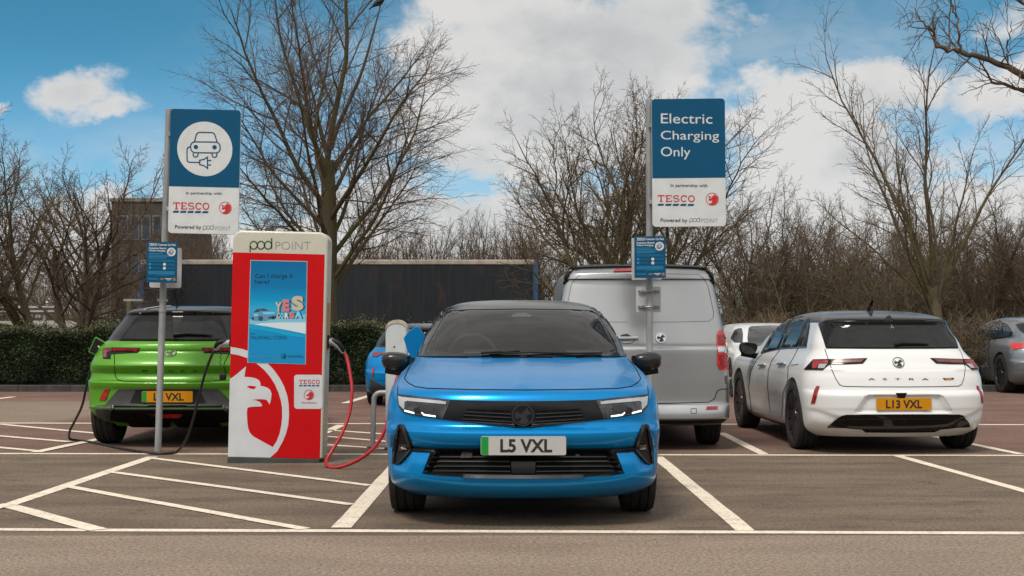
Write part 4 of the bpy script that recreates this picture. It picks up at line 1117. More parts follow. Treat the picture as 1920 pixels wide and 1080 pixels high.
# ---- cars in the far row
def far_car(name, label, keys, L, mtx, belt, paint, top, axles, Rw, Ra, track):
    c = Car(name, label, keys, L, mtx, belt, paint, top, axles, Rw, Ra)
    for a in (0, 1):
        for sd_ in (-1, 1): c.wheel(a, sd_, Rw, .21, track, spokes=8)
    return c
C9b = crop(610, 580, 3.6)
K2 = [(k[0] * .84,) + k[1:3] + (k[3] * .95,) + k[4:] for k in KA]
blue2 = far_car('parked_car', 'blue hatchback in the far row half hidden behind the white charging post', K2, L_A, Matrix.Translation((-1.30, 20.15 + L_A / 2, 0)) @ Matrix.Rotation(math.pi, 4, 'Z'), .865, M['blue_paint'], M['roof_black'], (.9, 3.58), .31, .35, .87)
blue2.panel('tail_light', M['lamp_red_dim'], C9b([(318, 318), (325, 295), (385, 288), (420, 292), (420, 312), (380, 302), (350, 322)]), off=.012, pair=True, step=3)
blue2.panel('reflector', M['lamp_red'], C9b([(318, 402), (332, 395), (326, 455), (316, 458)]), off=.012, pair=True, step=3)
blue2.panel('bumper_cladding', M['cladding'], C9b([(304, 470), (400, 520), (500, 520), (800, 520), (800, 590), (330, 590), (306, 560)]), off=.01, half=True, step=4)
blue2.panel('rear_window', M['gloss_black'], [(716, 646), (738, 622), (752, 617), (797, 616), (797, 647)], off=.01, half=True, step=4)
K3 = [(k[0] * .835,) + k[1:3] + (k[3] * .97,) + k[4:] for k in KA]
white2 = far_car('parked_car', 'small white hatchback facing us in the far row between van and white hatchback', K3, L_A, Matrix.Translation((4.47, 21.9 + L_A / 2, 0)), .86, M['white_paint'], M['white_paint'], (.9, 3.58), .31, .35, .88)
white2.panel('windscreen', M['dark_glass'], C5([(148, 338), (142, 290), (150, 225), (165, 214), (300, 208), (420, 206), (420, 342), (300, 340)]), off=.01, half=True, step=4)
white2.panel('side_window', M['dark_glass'], C5([(36, 290), (58, 240), (80, 228), (106, 226), (114, 260), (112, 318), (60, 318)]), off=.008, step=4, mirror=True)
white2.mirror_pair(M['white_paint'], M['trim_black'], .93, 1.6 - L_A / 2, .83, sx=.24, sz=.16, stalk=.06)
K4 = [(k[0] * .915,) + k[1:] for k in KA]
grey = far_car('parked_car', 'dark grey coupe seen from behind at the far right of the car park', K4, L_A, Matrix.Translation((9.42, 23.35 + L_A / 2, 0)) @ Matrix.Rotation(math.pi, 4, 'Z'), .93, M['grey_paint'], M['grey_paint'], (.9, 3.55), .335, .375, .92)
sw = grey.panel('side_window', M['gloss_black'], C5([(1592, 300), (1620, 250), (1660, 210), (1720, 182), (1775, 182), (1815, 200), (1848, 250), (1838, 276), (1760, 292), (1690, 300), (1630, 306)]), off=.01, mirror=True, step=4)
for pl in ([(1604, 298), (1630, 250), (1668, 214), (1698, 198), (1690, 296), (1640, 302)], [(1702, 296), (1706, 196), (1760, 186), (1782, 190), (1784, 284)], [(1792, 282), (1790, 194), (1816, 210), (1840, 252), (1832, 274)]):
    grey.panel('door_glass', M['dark_glass'], C5(pl), off=.016, mirror=True, step=4, parent=sw)
tl = grey.panel('tail_light', M['lamp_red_bright'], C5([(1822, 326), (1860, 322), (1925, 322), (1975, 326), (1975, 345), (1925, 350), (1852, 364)]), off=.012, pair=True, step=4)
grey.panel('rear_window', M['dark_glass'], C5([(1868, 200), (1960, 190), (2070, 188), (2070, 262), (1920, 258), (1890, 236)]), off=.01, half=True, step=4)
grey.mirror_pair(M['roof_black'], M['trim_black'], .95, 1.62 - L_A / 2, .92, stalk=.06)
grey.gap([C5([(1700, 300), (1690, 380), (1700, 500)]), C5([(1640, 306), (1630, 380), (1640, 500)])], .9, mirror=True)

# ------------------------------------------------------------------ signs and chargers
class Face:
    """flat front face of a thing: photo crop coordinates -> local x,z through three corners"""
    def __init__(s, tl, tr, bl, w, h, ox=0.0, oz=0.0):
        s.o = Vector(tl); s.a = Vector(tr) - s.o; s.b = Vector(bl) - s.o; s.w = w; s.h = h; s.ox = ox; s.oz = oz
        s.det = s.a.x * s.b.y - s.a.y * s.b.x
    def __call__(s, p):
        d = Vector(p) - s.o
        u = (d.x * s.b.y - d.y * s.b.x) / s.det; v = (s.a.x * d.y - s.a.y * d.x) / s.det
        return (s.ox - s.w / 2 + u * s.w, s.oz + s.h / 2 - v * s.h)
def fill(face, pts, y):
    q = [Vector(face(p)) for p in pts]
    v, _, f, _, _, _ = delaunay_2d_cdt(q, [], [list(range(len(q)))], 1, 1e-7)
    return [(p.x, y, p.y) for p in v], [tuple(t) for t in f]
def decal(name, m, parent, face, polys=(), lines=(), texts=(), y=-.002):
    mb = MB()
    for p in polys:
        vs, fs = fill(face, p, y); mb.add(vs, fs)
    for ln in lines:
        pts, w = ln[0], ln[1]; closed = len(ln) > 2 and ln[2]
        vs, fs = ribbon(pts, w, closed); mb.add([(face(v)[0], y, face(v)[1]) for v in vs], fs)
    for tx in texts:
        st, (x0, y0, x1, y1) = tx[0], tx[1]; bold = tx[2] if len(tx) > 2 else 0.0
        vs, fs = text_box(st, x0, y0, x1, y1, bold); mb.add([(face(v)[0], y, face(v)[1]) for v in vs], fs)
    # all faces toward -Y
    me_f = []
    for f in mb.f:
        a, b, c = [Vector(mb.v[k]) for k in f[:3]]
        me_f.append(f if (b - a).cross(c - a).y < 0 else f[::-1])
    mb.f = me_f
    return mb.build(name, m, parent, recalc=False)
def circ(cx, cy, r, n=40): return arc(cx, cy, r, r, 0, 360 - 360 / n, n - 1)
def face_rrect(x0, y0, x1, y1, r): return rrect(x0, y0, x1, y1, r)
EMB = [(-.80, -.1), (-.7, .25), (-.45, .5), (-.52, .2), (-.3, .22), (-.1, .1), (.05, .35), (.3, .52), (.38, .78), (.5, .5), (.75, .30), (.80, .05), (.6, .08), (.42, .02), (.35, -.15), (.5, -.4), (.55, -.7), (.2, -.85), (-.2, -.83), (-.5, -.65), (-.2, -.45), (-.15, -.2), (-.4, -.25), (-.6, -.4)]
EMB2 = [(-.55, -.78), (-.05, -.55), (-.02, -.15), (-.35, -.30), (-.62, -.12), (-.45, .10), (-.20, .12), (-.02, .40), (.25, .62), (.42, .86), (.46, .62), (.80, .42), (.88, .1), (.8, -.35), (.5, -.74), (.0, -.93)]
def emblem(cx, cy, r, parts=EMB2): return [(cx + a * r, cy - b * r) for a, b in parts]
def serif_word(x0, y0, x1, y1):
    """the wide slab-serif five-letter shop word as strokes"""
    w = (x1 - x0) / 5.0; h = y1 - y0; t = h * .20; s = h * .13; L = []
    def X(i, u): return x0 + w * (i + .06 + u * .88)
    # T
    L += [([(X(0, 0), y0 + s / 2), (X(0, 1), y0 + s / 2)], s), ([(X(0, .5), y0 + s), (X(0, .5), y1 - s)], t), ([(X(0, .26), y1 - s / 2), (X(0, .74), y1 - s / 2)], s),
          ([(X(0, .04), y0 + s), (X(0, .04), y0 + s * 2.4)], s * .8), ([(X(0, .96), y0 + s), (X(0, .96), y0 + s * 2.4)], s * .8)]
    # E
    L += [([(X(1, .02), y0 + s / 2), (X(1, .92), y0 + s / 2)], s), ([(X(1, .24), y0 + s), (X(1, .24), y1 - s)], t), ([(X(1, .02), y1 - s / 2), (X(1, .95), y1 - s / 2)], s),
          ([(X(1, .38), (y0 + y1) / 2), (X(1, .72), (y0 + y1) / 2)], s), ([(X(1, .89), y0 + s), (X(1, .89), y0 + s * 2.4)], s * .8), ([(X(1, .92), y1 - s * 2.4), (X(1, .92), y1 - s)], s * .8)]
    # S
    k = h / 2; cx = X(2, .5); rx = w * .36
    c1 = arc(cx, y0 + h * .29, rx, h * .22, -20, -180, 12) + arc(cx, y0 + h * .29, rx, h * .21, 170, 100, 6)
    c2 = arc(cx, y0 + h * .71, rx, h * .22, -80, 0, 6) + arc(cx, y0 + h * .71, rx, h * .22, 10, 160, 12)
    L += [(c1 + c2, t * .72)]
    # C, O
    L += [(arc(X(3, .52), (y0 + y1) / 2, w * .37, h * .43, -42, -318, 26), t * .8), ([(X(3, .89), y0 + h * .06), (X(3, .89), y0 + h * .34)], s * .8)]
    L += [(arc(X(4, .5), (y0 + y1) / 2, w * .38, h * .43, 0, 352, 32), t * .8, True)]
    return L
def dashes(x0, x1, y0, y1, n=5):
    w = (x1 - x0) / n; out = []
    for i in range(n):
        a = x0 + i * w; sl = (y1 - y0) * .55
        out.append([(a + sl, y0), (a + w * .93, y0), (a + w * .93 - sl, y1), (a, y1)])
    return out
def pod_lines(x0, y0, x1, y1, w):
    """thin joined lower-case p, o, d"""
    W = x1 - x0; H = y1 - y0; r = W * .155; cy = y0 + H * .52
    cs = [x0 + r + w / 2, x0 + W * .5, x1 - r - w / 2]
    L = [(arc(cs[0], cy, r, H * .28, 180, -170, 22), w), (arc(cs[1], cy, r, H * .28, 0, 352, 26), w, True), (arc(cs[2], cy, r, H * .28, 0, 352, 26), w, True)]
    L += [([(cs[0] - r, cy + H * .02), (cs[0] - r, y1)], w), ([(cs[2] + r, y0), (cs[2] + r, cy + H * .26)], w)]
    return L

def sign_pole(px_top, py_top, px_bot, Y, base_y=None, label='', hgt=None):
    top = P(px_top, py_top, Y); bot = Vector(((px_bot - 960) * Y / F, Y, 0))
    lean = math.atan2(top.x - bot.x, top.z)
    t = thing('sign_pole', label, 'sign pole', Matrix.Translation(bot) @ Matrix.Rotation(lean, 4, 'Y'), 'galvanised poles carrying the charging signs')
    H = top.z / math.cos(lean)
    MB().tube([(0, 0, 0), (0, 0, H - .004), (0, 0, H)], [.032, .032, .026], 20).build('tube', M['galv'], t, smooth=50)
    MB().lathe([(0, .055), (.012, .05), (.02, .034)], 20, 'z').build('base_collar', M['charger_base'], t, smooth=40)
    return t, lean
YL, YR_ = 13.34, 13.20
poleL, leanL = sign_pole(317, 204, 296, YL, label='galvanised pole leaning beside the green car carrying the plug pictogram sign')
poleR, leanR = sign_pole(1217, 186, 1218.5, YR_, label='galvanised pole in front of the silver van carrying the Electric Charging Only sign')
mb = MB(); mb.tube([(0, 0, 1.46), (0, 0, 1.49)], .037, 16); mb.box(-.05, -.02, 1.463, .05, .0, 1.487); mb.build('clamp', M['galv'], poleL)
mb = MB(); mb.tube([(0, 0, 1.36), (0, 0, 1.385)], .037, 16); mb.build('clamp', M['galv'], poleL)

def big_sign(cropf, tl, tr, bl, br, Y, blue_to, label, rot):
    pts = [cropf(*p) for p in (tl, tr, bl, br)]
    cx = sum(p[0] for p in pts) / 4; cyy = sum(p[1] for p in pts) / 4
    k = Y / F
    w = ((pts[1][0] - pts[0][0]) + (pts[3][0] - pts[2][0])) / 2 * k; h = ((pts[2][1] - pts[0][1]) + (pts[3][1] - pts[1][1])) / 2 * k
    t = thing('charging_sign', label, 'sign', Matrix.Translation(P(cx, cyy, Y)) @ Matrix.Rotation(rot, 4, 'Y'), 'large charging signs')
    MB().prism(rrect(-w / 2, -h / 2, w / 2, h / 2, .035, 8), 0, .028).build('panel', M['sign_white'], t, bevel=.003)
    f = Face(tl, tr, bl, w, h)
    r = 14 * 1.0
    x0, x1, y0 = tl[0], tr[0], tl[1]
    top = [(x, z) for x, z in rrect(-w / 2 + .001, -h / 2, w / 2 - .001, h / 2 - .001, .034, 8) if z > 0]
    zb = f((tl[0], blue_to))[1]
    top = top + [(-w / 2 + .001, zb), (w / 2 - .001, zb)]
    v, _, ff, _, _, _ = delaunay_2d_cdt([Vector(p) for p in top], [], [list(range(len(top)))], 1, 1e-7)
    mb = MB(); mb.add([(p.x, -.0015, p.y) for p in v], [tuple(q) for q in ff]); mb.build('blue_field', M['sign_blue'], t)
    for z in (h * .3, -h * .3): MB().box(-w / 2 - .03, .028, z - .02, w / 2 - .02, .045, z + .02).build('back_rail', M['galv'], t)
    return t, f
sL, fL = big_sign(C6, (208, 42), (588, 45), (185, 722), (575, 728), 13.255, 466, 'blue and white sign with a white circle, car and plug pictogram', R(1.3))
white_c = decal('disc', M['sign_white'], sL, fL, [circ(390, 260, 149, 64)], y=-.003)
car_w = 6.5
def car_icon(f, parent, ox, oy, k, m, y, w):
    def T(pts): return [(ox + (a - 390) * k, oy + (b - 260) * k) for a, b in pts]
    L = [(T(face_rrect(314, 222, 473, 281, 24)), w, True), (T([(335, 221), (345, 184), (352, 173), (364, 170), (428, 170), (440, 174), (446, 184), (457, 221)]), w),
         (T([(327, 284)] + arc(340, 292, 13, 13, 180, 0, 8) + [(353, 284)]), w), (T([(429, 284)] + arc(442, 292, 13, 13, 180, 0, 8) + [(455, 284)]), w),
         (T([(311, 250), (302, 252), (295, 260), (294, 272), (294, 322), (298, 331), (308, 334), (361, 334)]), w), (T([(362, 322), (362, 346), (384, 351), (404, 366), (404, 304), (384, 317)]), w, True),
         (T([(407, 323), (424, 323)]), w), (T([(407, 347), (424, 347)]), w)]
    return decal('pictogram', m, parent, f, [T(circ(342, 250, 12, 16)), T(circ(443, 250, 12, 16))], L, y=y)
car_icon(fL, white_c, 390, 260, 1.0, M['sign_blue'], -.0045, 6.5)
def sign_words(t, f, p, tes, das, logo, pw, pod, pt):
    decal('lettering', M['sign_ink'], t, f, texts=[('In partnership with', p, .012), ('Powered by', pw, .014)], y=-.002)
    decal('shop_name', M['red_ink'], t, f, lines=serif_word(*tes), y=-.002)
    decal('shop_dashes', M['sign_blue'], t, f, dashes(*das), y=-.002)
    cx, cyy, r = logo
    decal('round_emblem', M['red_ink'], t, f, [emblem(cx, cyy, r)], [(circ(cx, cyy, r * .96), r * .09, True)], y=-.002)
    decal('emblem_flag', M['red_ink'], t, f, [[(cx - r * .68, cyy - r * .55), (cx - r * .5, cyy - r * .2), (cx - r * .3, cyy - r * .18), (cx - r * .12, cyy - r * .52), (cx - r * .3, cyy - r * .35), (cx - r * .42, cyy - r * .55), (cx - r * .52, cyy - r * .35)]], y=-.0021)
    decal('maker_word', M['sign_ink'], t, f, lines=pod_lines(*pod, 1.9), y=-.002)
    decal('maker_word', M['sign_ink_light'], t, f, texts=[('POINT', pt, -.012)], y=-.002)
sign_words(sL, fL, (286, 494, 478, 513), (213, 553, 412, 592), (212, 410, 599, 610), (497, 580, 34), (224, 677, 366, 703), (375, 670, 432, 706), (440, 681, 525, 702))
sR, fR = big_sign(C7, (152, 47), (553, 40), (155, 746), (558, 743), 13.115, 480, 'blue and white sign reading Electric Charging Only', R(-.55))
decal('lettering', M['sign_white'], sR, fR, texts=[('Electric', (203, 126, 484, 180), .002), ('Charging', (202, 220, 520, 283), .002), ('Only', (202, 308, 363, 376), .002)], y=-.003)
sign_words(sR, fR, (254, 509, 455, 531), (181, 571, 388, 608), (181, 386, 618, 629), (481, 591, 35), (198, 698, 345, 724), (356, 689, 413, 722), (420, 697, 510, 719))

def small_sign(cropf, tl, tr, bl, br, Y, label, rot, back, back_label):
    pts = [cropf(*p) for p in (tl, tr, bl, br)]; k = Y / F
    cx = sum(p[0] for p in pts) / 4; cyy = sum(p[1] for p in pts) / 4
    w = ((pts[1][0] - pts[0][0]) + (pts[3][0] - pts[2][0])) / 2 * k; h = ((pts[2][1] - pts[0][1]) + (pts[3][1] - pts[1][1])) / 2 * k
    t = thing('notice', label, 'sign', Matrix.Translation(P(cx, cyy, Y)) @ Matrix.Rotation(rot, 4, 'Y'), 'small blue car park notices')
    MB().prism([(-w / 2, -h / 2), (w / 2, -h / 2), (w / 2, h / 2), (-w / 2, h / 2)], 0, .006).build('panel', M['sign_blue'], t)
    f = Face((0, 0), (504, 0), (0, 684), w, h)      # working units of the enlarged notice
    decal('heading', M['sign_white'], t, f, texts=[('TESCO', (36, 26, 168, 60), .04), ('Customer Car Park', (178, 28, 478, 66), .025), ('Customer Electric', (32, 92, 325, 122), .035), ('Vehicle Charging', (32, 134, 305, 168), .035)], y=-.002)
    decal('dashes', M['sign_white'], t, f, dashes(36, 168, 64, 72), y=-.002)
    d = decal('disc', M['sign_white'], t, f, [circ(404, 166, 72)], y=-.002)
    car_icon(f, d, 404, 166, .47, M['sign_blue'], -.003, 7)
    rows = [(32, 190, 270), (32, 218, 345), (32, 243, 372), (32, 268, 318)]
    decal('small_print', M['sign_blue_light'], t, f, [[(a, y_), (b, y_), (b, y_ + 11), (a, y_ + 11)] for a, y_, b in rows], y=-.002)
    rows = [(30, 303, 440, 12), (30, 322, 475, 10), (90, 372, 240, 10), (330, 366, 470, 9), (330, 384, 470, 9), (90, 436, 215, 10), (330, 436, 465, 10), (30, 488, 465, 62), (160, 562, 380, 9), (30, 612, 190, 24)]
    decal('small_print', M['sign_blue_mid'], t, f, [[(a, y_), (b, y_), (b, y_ + hh), (a, y_ + hh)] for a, y_, b, hh in rows], y=-.002)
    decal('symbol', M['sign_blue_light'], t, f, [circ(58, 376, 21, 20), circ(58, 438, 21, 20)], y=-.002)
    decal('symbol', M['sign_white'], t, f, [circ(295, 376, 25, 20), circ(295, 440, 25, 20), [(310, 610), (420, 610), (420, 622), (310, 622)], [(345, 632), (400, 632), (400, 640), (345, 640)]], y=-.002)
    decal('symbol', M['orange'], t, f, [[(440, 600), (482, 600), (482, 648), (440, 648)], [(225, 612), (290, 612), (290, 634), (225, 634)]], y=-.0022)
    return t
small_sign(C6, (78, 768), (243, 769), (68, 990), (237, 994), 13.20, 'small blue car park notice with white heading, on the pole beside the green car', R(1.2), None, '')
small_sign(C7, (56, 797), (228, 796), (58, 1024), (229, 1025), 13.05, 'small blue car park notice with white heading, on the pole before the van', R(-.3), None, '')
def back_plate(cropf, x0, y0, x1, y1, Y, label, rot, r=.02, holes=False):
    a = P(*cropf(x0, y0), Y); b = P(*cropf(x1, y1), Y); c = (a + b) / 2; w = abs(b.x - a.x); h = abs(a.z - b.z)
    t = thing('sign_plate', label, 'sign', Matrix.Translation(c) @ Matrix.Rotation(rot, 4, 'Y'))
    MB().prism(rrect(-w / 2, -h / 2, w / 2, h / 2, r), 0, .004).build('plate', M['sign_back'], t)
    return t, w, h
back_plate(C6, 90, 800, 264, 1020, 13.42, 'pale plate seen from behind, half covered by the notice beside the green car', R(1.2))
back_plate(C7, 42, 806, 205, 1036, 13.30, 'pale plate seen from behind, half covered by the notice before the van', R(-.3), .006)
tb, w, h = back_plate(C4, 462, 192, 594, 328, 13.29, 'bare grey plate with two clamp bars below the notice in front of the van', 0, .008)
for z in (h * .31, -h * .29):
    mb = MB(); mb.box(-w * .42, -.022, z - .012, w * .44, 0, z - .004); mb.box(-w * .42, -.022, z + .004, w * .44, 0, z + .012)
    mb.tube([(-.005 + .04 * math.cos(R(a)), -.095 + .045 * math.sin(R(a)) * -1, z) for a in range(0, 181, 15)], .008, 6)
    for xx in (-w * .3, w * .3): mb.tube([(xx, -.03, z), (xx, -.02, z)], .010, 8)
    mb.build('clamp_bar', M['galv'], tb)

# ---- the red charging unit
YC = 12.47
base = Vector(((516 - 960) * YC / F, YC, 0)); LEAN = R(1.35)
ch = thing('charging_unit', 'tall red charging unit with a cream head, a screen and a big white griffin', 'charger', Matrix.Translation(base) @ Matrix.Rotation(LEAN, 4, 'Y'))
CW, CH = .858, 2.085
out = rrect(-CW / 2, .0, CW / 2, CH, .085, 10)
out = [p for p in out]
# square the feet: only the head is rounded
out = [(x, z) for x, z in out if z > .1] + [(-CW / 2, .045), (CW / 2, .045)]
MB().prism(out, 0, .29).build('housing', M['charger_cream'], ch, bevel=.018, smooth=40)
MB().box(-CW / 2 + .0, -.012, -.01, CW / 2 - .03, .27, .045).build('plinth', M['charger_base'], ch, bevel=.004)
fC = Face((41, 30), (451, 30), (15, 1028), 0, 0)
class Quad:          # crop -> unit face with the photo's lean taken out
    def __init__(s, cf): s.cf = cf; s.inv = ch.matrix_world.inverted()
    def __call__(s, p):
        px, py = s.cf(p[0], p[1]); d = ray(px, py)
        o = s.inv @ CAMP; dd = s.inv.to_3x3() @ d; t = -o.y / dd.y; q = o + dd * t; return (q.x, q.z)
bpy.context.view_layer.update()
f3, f8, f9 = Quad(C3), Quad(C8), Quad(C9)
XL, XR = -CW / 2 + .004, CW / 2 - .028
zt = 1.885
decal('red_face', M['charger_red'], ch, lambda p: p, [[(XL, .048), (XR, .048), (XR, zt), (XL, zt)]], y=-.002)
def clampx(f): return lambda p: (max(XL, min(XR, f(p)[0])), max(.048, f(p)[1]))
griff = [(40, 283), (75, 270), (125, 232), (195, 172), (186, 225), (180, 266), (230, 268), (275, 277), (305, 292), (320, 315), (323, 345), (350, 350), (385, 362), (408, 382), (419, 410), (418, 440), (412, 475), (402, 510), (393, 492), (376, 470), (350, 463), (300, 462), (245, 469), (285, 474), (315, 486), (332, 505), (337, 522), (325, 526), (270, 528), (225, 532), (208, 538), (203, 560), (203, 610), (206, 660), (213, 715), (226, 752), (245, 778), (270, 796), (430, 884),
         (465, 830), (490, 765), (506, 690), (513, 620), (512, 540), (500, 470), (480, 405), (450, 335), (410, 270), (360, 210), (310, 166), (255, 125), (200, 98), (130, 75), (40, 62), (40, 3), (100, 8), (170, 22), (240, 50), (310, 90), (380, 143), (440, 205), (490, 275), (530, 350), (557, 430), (570, 510), (573, 600), (566, 690), (545, 770), (515, 840), (470, 920), (405, 1025), (20, 1025), (20, 700)]
g = decal('griffin_graphic', M['charger_white'], ch, clampx(f8), [griff], y=-.0035)
decal('griffin_eye', M['charger_red'], g, f8, [[(200, 353), (224, 343), (286, 350), (266, 373), (235, 368)]], y=-.005)
hd = decal('maker_word', M['logo_green'], ch, f3, lines=pod_lines(110, 60, 208, 120, 5.5), y=-.002)
decal('maker_word', M['sign_ink_light'], ch, f3, texts=[('POINT', (222, 76, 373, 110), -.02)], y=-.002)
def screen_mat(top, bot, name, emit):
    m = bpy.data.materials.new(name); m.use_nodes = True; t = NT(m.node_tree); p = t.n['Principled BSDF']
    z = t.sep(t.new('ShaderNodeTexCoord').outputs['Object'])[2]
    n = t.new('ShaderNodeValToRGB'); t.put(n.inputs[0], t.ramp(z, bot, top, 0, 1, False))
    cr = n.color_ramp; cr.elements[0].position = 0.0; cr.elements[0].color = (.0, .19, .40, 1); cr.elements[1].position = 1.0; cr.elements[1].color = (.0, .105, .25, 1)
    for pos, c in ((.30, (.0, .20, .42)), (.52, (.02, .30, .50)), (.62, (.0, .22, .41)), (.75, (.0, .135, .31))):
        e = cr.elements.new(pos); e.color = c + (1,)
    t.put(p.inputs['Base Color'], n.outputs[0]); t.put(p.inputs['Emission Color'], n.outputs[0]); p.inputs['Emission Strength'].default_value = emit
    p.inputs['Roughness'].default_value = 0.15
    return m
q = [f3((117, 158)), f3((357, 163)), f3((350, 602)), f3((104, 595))]
M['screen'] = screen_mat(q[0][1], q[2][1], 'screen', .10)
fr = decal('screen_frame', M['sign_grey'], ch, lambda p: p, [[(q[0][0] - .006, q[0][1] + .006), (q[1][0] + .006, q[1][1] + .006), (q[2][0] + .006, q[2][1] - .006), (q[3][0] - .006, q[3][1] - .006)]], y=-.006)
scr = decal('screen', M['screen'], ch, lambda p: p, [q], y=-.008)
M['scr_white'] = mat('scr_white', (.52, .60, .64), .2, emit=.05); M['scr_pale'] = mat('scr_pale', (.18, .42, .55), .2, emit=.05)
M['scr_ink'] = mat('scr_ink', (.0, .035, .075), .3); M['scr_cyan'] = mat('scr_cyan', (.0, .30, .50), .2, emit=.05); M['scr_car'] = mat('scr_car', (.10, .27, .40), .2); M['scr_pink'] = mat('scr_pink', (.60, .17, .19), .3)
M['scr_tan'] = mat('scr_tan', (.50, .42, .30), .3); M['scr_dark'] = mat('scr_dark', (.02, .07, .12), .3); M['scr_glow'] = mat('scr_glow', (.12, .44, .62), .2, emit=.15)
X9 = lambda p: f9(p)
decal('floor_light', M['scr_pale'], scr, X9, [[(43, 610), (200, 590), (400, 590), (586, 560), (584, 700), (580, 750), (250, 690), (40, 655)]], y=-.0092)
decal('floor_light', M['scr_white'], scr, X9, [[(150, 648), (350, 640), (585, 640), (583, 752), (400, 712), (250, 684), (90, 660)]], y=-.0096)
decal('floor_edge', M['scr_cyan'], scr, X9, [[(39, 672), (100, 672), (250, 700), (400, 728), (582, 768), (581, 792), (400, 765), (200, 722), (38, 700)]], y=-.0096)
decal('lettering', M['scr_ink'], scr, X9, texts=[('Can I charge it', (96, 170, 458, 226), .012), ('here?', (92, 226, 236, 268), .012), ('NEW', (50, 743, 100, 757), 0), ('VAUXHALL CORSA', (48, 768, 404, 804), .0), ('VAUXHALL', (410, 955, 566, 980), .01)], lines=[(circ(372, 966, 24), 5, True)], polys=[emblem(372, 966, 21)], y=-.0092)
decal('small_print', M['sign_blue_light'], scr, X9, [[(48, 960), (310, 968), (310, 980), (48, 980)]], y=-.0092)
cbody = [(60, 600), (66, 575), (62, 555), (75, 545), (100, 512), (130, 503), (185, 502), (215, 512), (240, 528), (285, 535), (300, 550), (304, 575), (298, 605), (250, 612), (190, 628), (130, 626), (80, 622), (66, 618)]
cb = decal('pictured_car', M['scr_car'], scr, X9, [cbody], y=-.0100)
decal('pictured_windows', M['scr_dark'], cb, X9, [[(82, 545), (108, 516), (128, 510), (150, 527), (130, 538)], [(134, 509), (184, 506), (232, 527), (160, 529)], circ(150, 602, 24, 16), circ(74, 602, 14, 14), [(215, 590), (250, 582), (296, 574), (298, 600), (240, 606)], circ(272, 600, 12, 10)], y=-.0106)
decal('pictured_highlights', M['scr_glow'], cb, X9, [[(165, 545), (230, 540), (290, 542), (285, 556), (220, 562), (180, 560)], [(80, 560), (120, 556), (128, 575), (90, 582)]], y=-.0106)
dk = [((6, 4), M['scr_dark'], -.0100), ((0, 0), None, -.0106)]
for (dx, dy), mm, yy in dk:
    for txt, bx, m0 in (('Y', (290, 445, 352, 540), M['scr_tan']), ('E', (362, 420, 425, 536), M['scr_pink']), ('S', (448, 385, 562, 528), M['scr_tan']), ('C', (305, 545, 338, 600), M['scr_tan']), ('O', (340, 550, 372, 600), M['scr_glow']), ('R', (380, 548, 420, 602), M['scr_white']), ('S', (424, 540, 476, 602), M['scr_pink']), ('A', (478, 530, 548, 600), M['scr_glow'])):
        decal('block_letter', mm or m0, scr, X9, texts=[(txt, (bx[0] + dx * 2, bx[1] + dy, bx[2] + dx * 2.5, bx[3] + dy), .06)], y=yy)
st = decal('sticker', M['charger_white'], ch, f8, [[(x, y_) for x, y_ in face_rrect(618, 247, 868, 547, 26)]], y=-.0035)
decal('shop_name', M['red_ink'], st, f8, lines=serif_word(660, 291, 846, 328), y=-.005)
decal('shop_dashes', M['sign_blue'], st, f8, dashes(660, 844, 337, 348), y=-.005)
decal('round_emblem', M['red_ink'], st, f8, [emblem(749, 424, 44)], [(circ(749, 424, 43), 4, True)], y=-.005)
decal('maker_name', M['red_ink'], st, f8, texts=[('VAUXHALL', (681, 486, 816, 500), .02)], y=-.005)
mb = MB(); mb.tube([(-.12, .12, CH - .01), (-.12, .12, CH + .035)], [.045, .04], 12); mb.build('aerial_cap', M['sign_ink'], ch)
MB().box(CW / 2 - .004, .03, 1.02, CW / 2 + .006, .20, 1.45).build('side_panel', mat('side_panel', (.42, .25, .09), .6, var=.2), ch)
MB().box(CW / 2 + .004, .05, 1.04, CW / 2 + .022, .16, 1.16).build('socket', M['trim_black'], ch, bevel=.006)
MB().box(-CW / 2 - .02, .05, 1.04, -CW / 2 + .002, .16, 1.16).build('socket', M['trim_black'], ch, bevel=.006)
for px, py, sgn in ((638, 694, 1), (418, 703, -1)):
    Yc = 12.6
    pts = []
    x0 = px - (6 if sgn > 0 else 2)
    for i in range(40):
        v = i / 39; yy = py - 70 + 62 * v
        pts.append(P(x0 + math.sin(v * 40) * 1.6 + 4 * v * sgn, yy, Yc))
    inv = ch.matrix_world.inverted()
    c = MB().tube([inv @ p for p in pts], .0035, 5).build('cap_cord', M['cable_black'], ch, smooth=60)
    cpt = inv @ P(px, py + 4, Yc)
    MB().box(cpt.x - .028, cpt.y - .03, cpt.z - .03, cpt.x + .028, cpt.y + .03, cpt.z + .03).build('dust_cap', M['plastic_grey'] if False else M['trim_black'], ch, bevel=.012)

# ---- cables
def cable(name, label, m, pts, rad, plugs):
    c = thing(name, label, 'cable', Matrix.Translation(Vector((pts[0].x, pts[0].y, 0))))
    inv = Matrix.Translation(-Vector((pts[0].x, pts[0].y, 0)))
    MB().tube([inv @ p for p in catmull(pts, 10)], rad, 10).build('lead', m, c, smooth=60)
    for kind, shell, grip in plugs:
        h = [inv @ p for p in shell]
        o = MB().tube(catmull(h, 5), [grip[0] + (grip[1] - grip[0]) * i / (5 * (len(h) - 1)) for i in range(5 * (len(h) - 1) + 1)], 10).build('plug', M['plastic_grey'] if kind == 'grey' else M['trim_black'], c, smooth=60)
        k = [h[0] + (h[1] - h[0]) * .02 + Vector((0, -.0, .022)), h[len(h) // 2] + Vector((0, -.02, .026)), h[-1] + Vector((0, -.012, .012))]
        MB().tube(catmull(k, 5), [.02, .022, .022, .022, .022, .022, .022, .021, .02, .018, .014], 8).build('plug_cover', M['trim_black'], o, smooth=60)
    return c
Y0 = 12.56
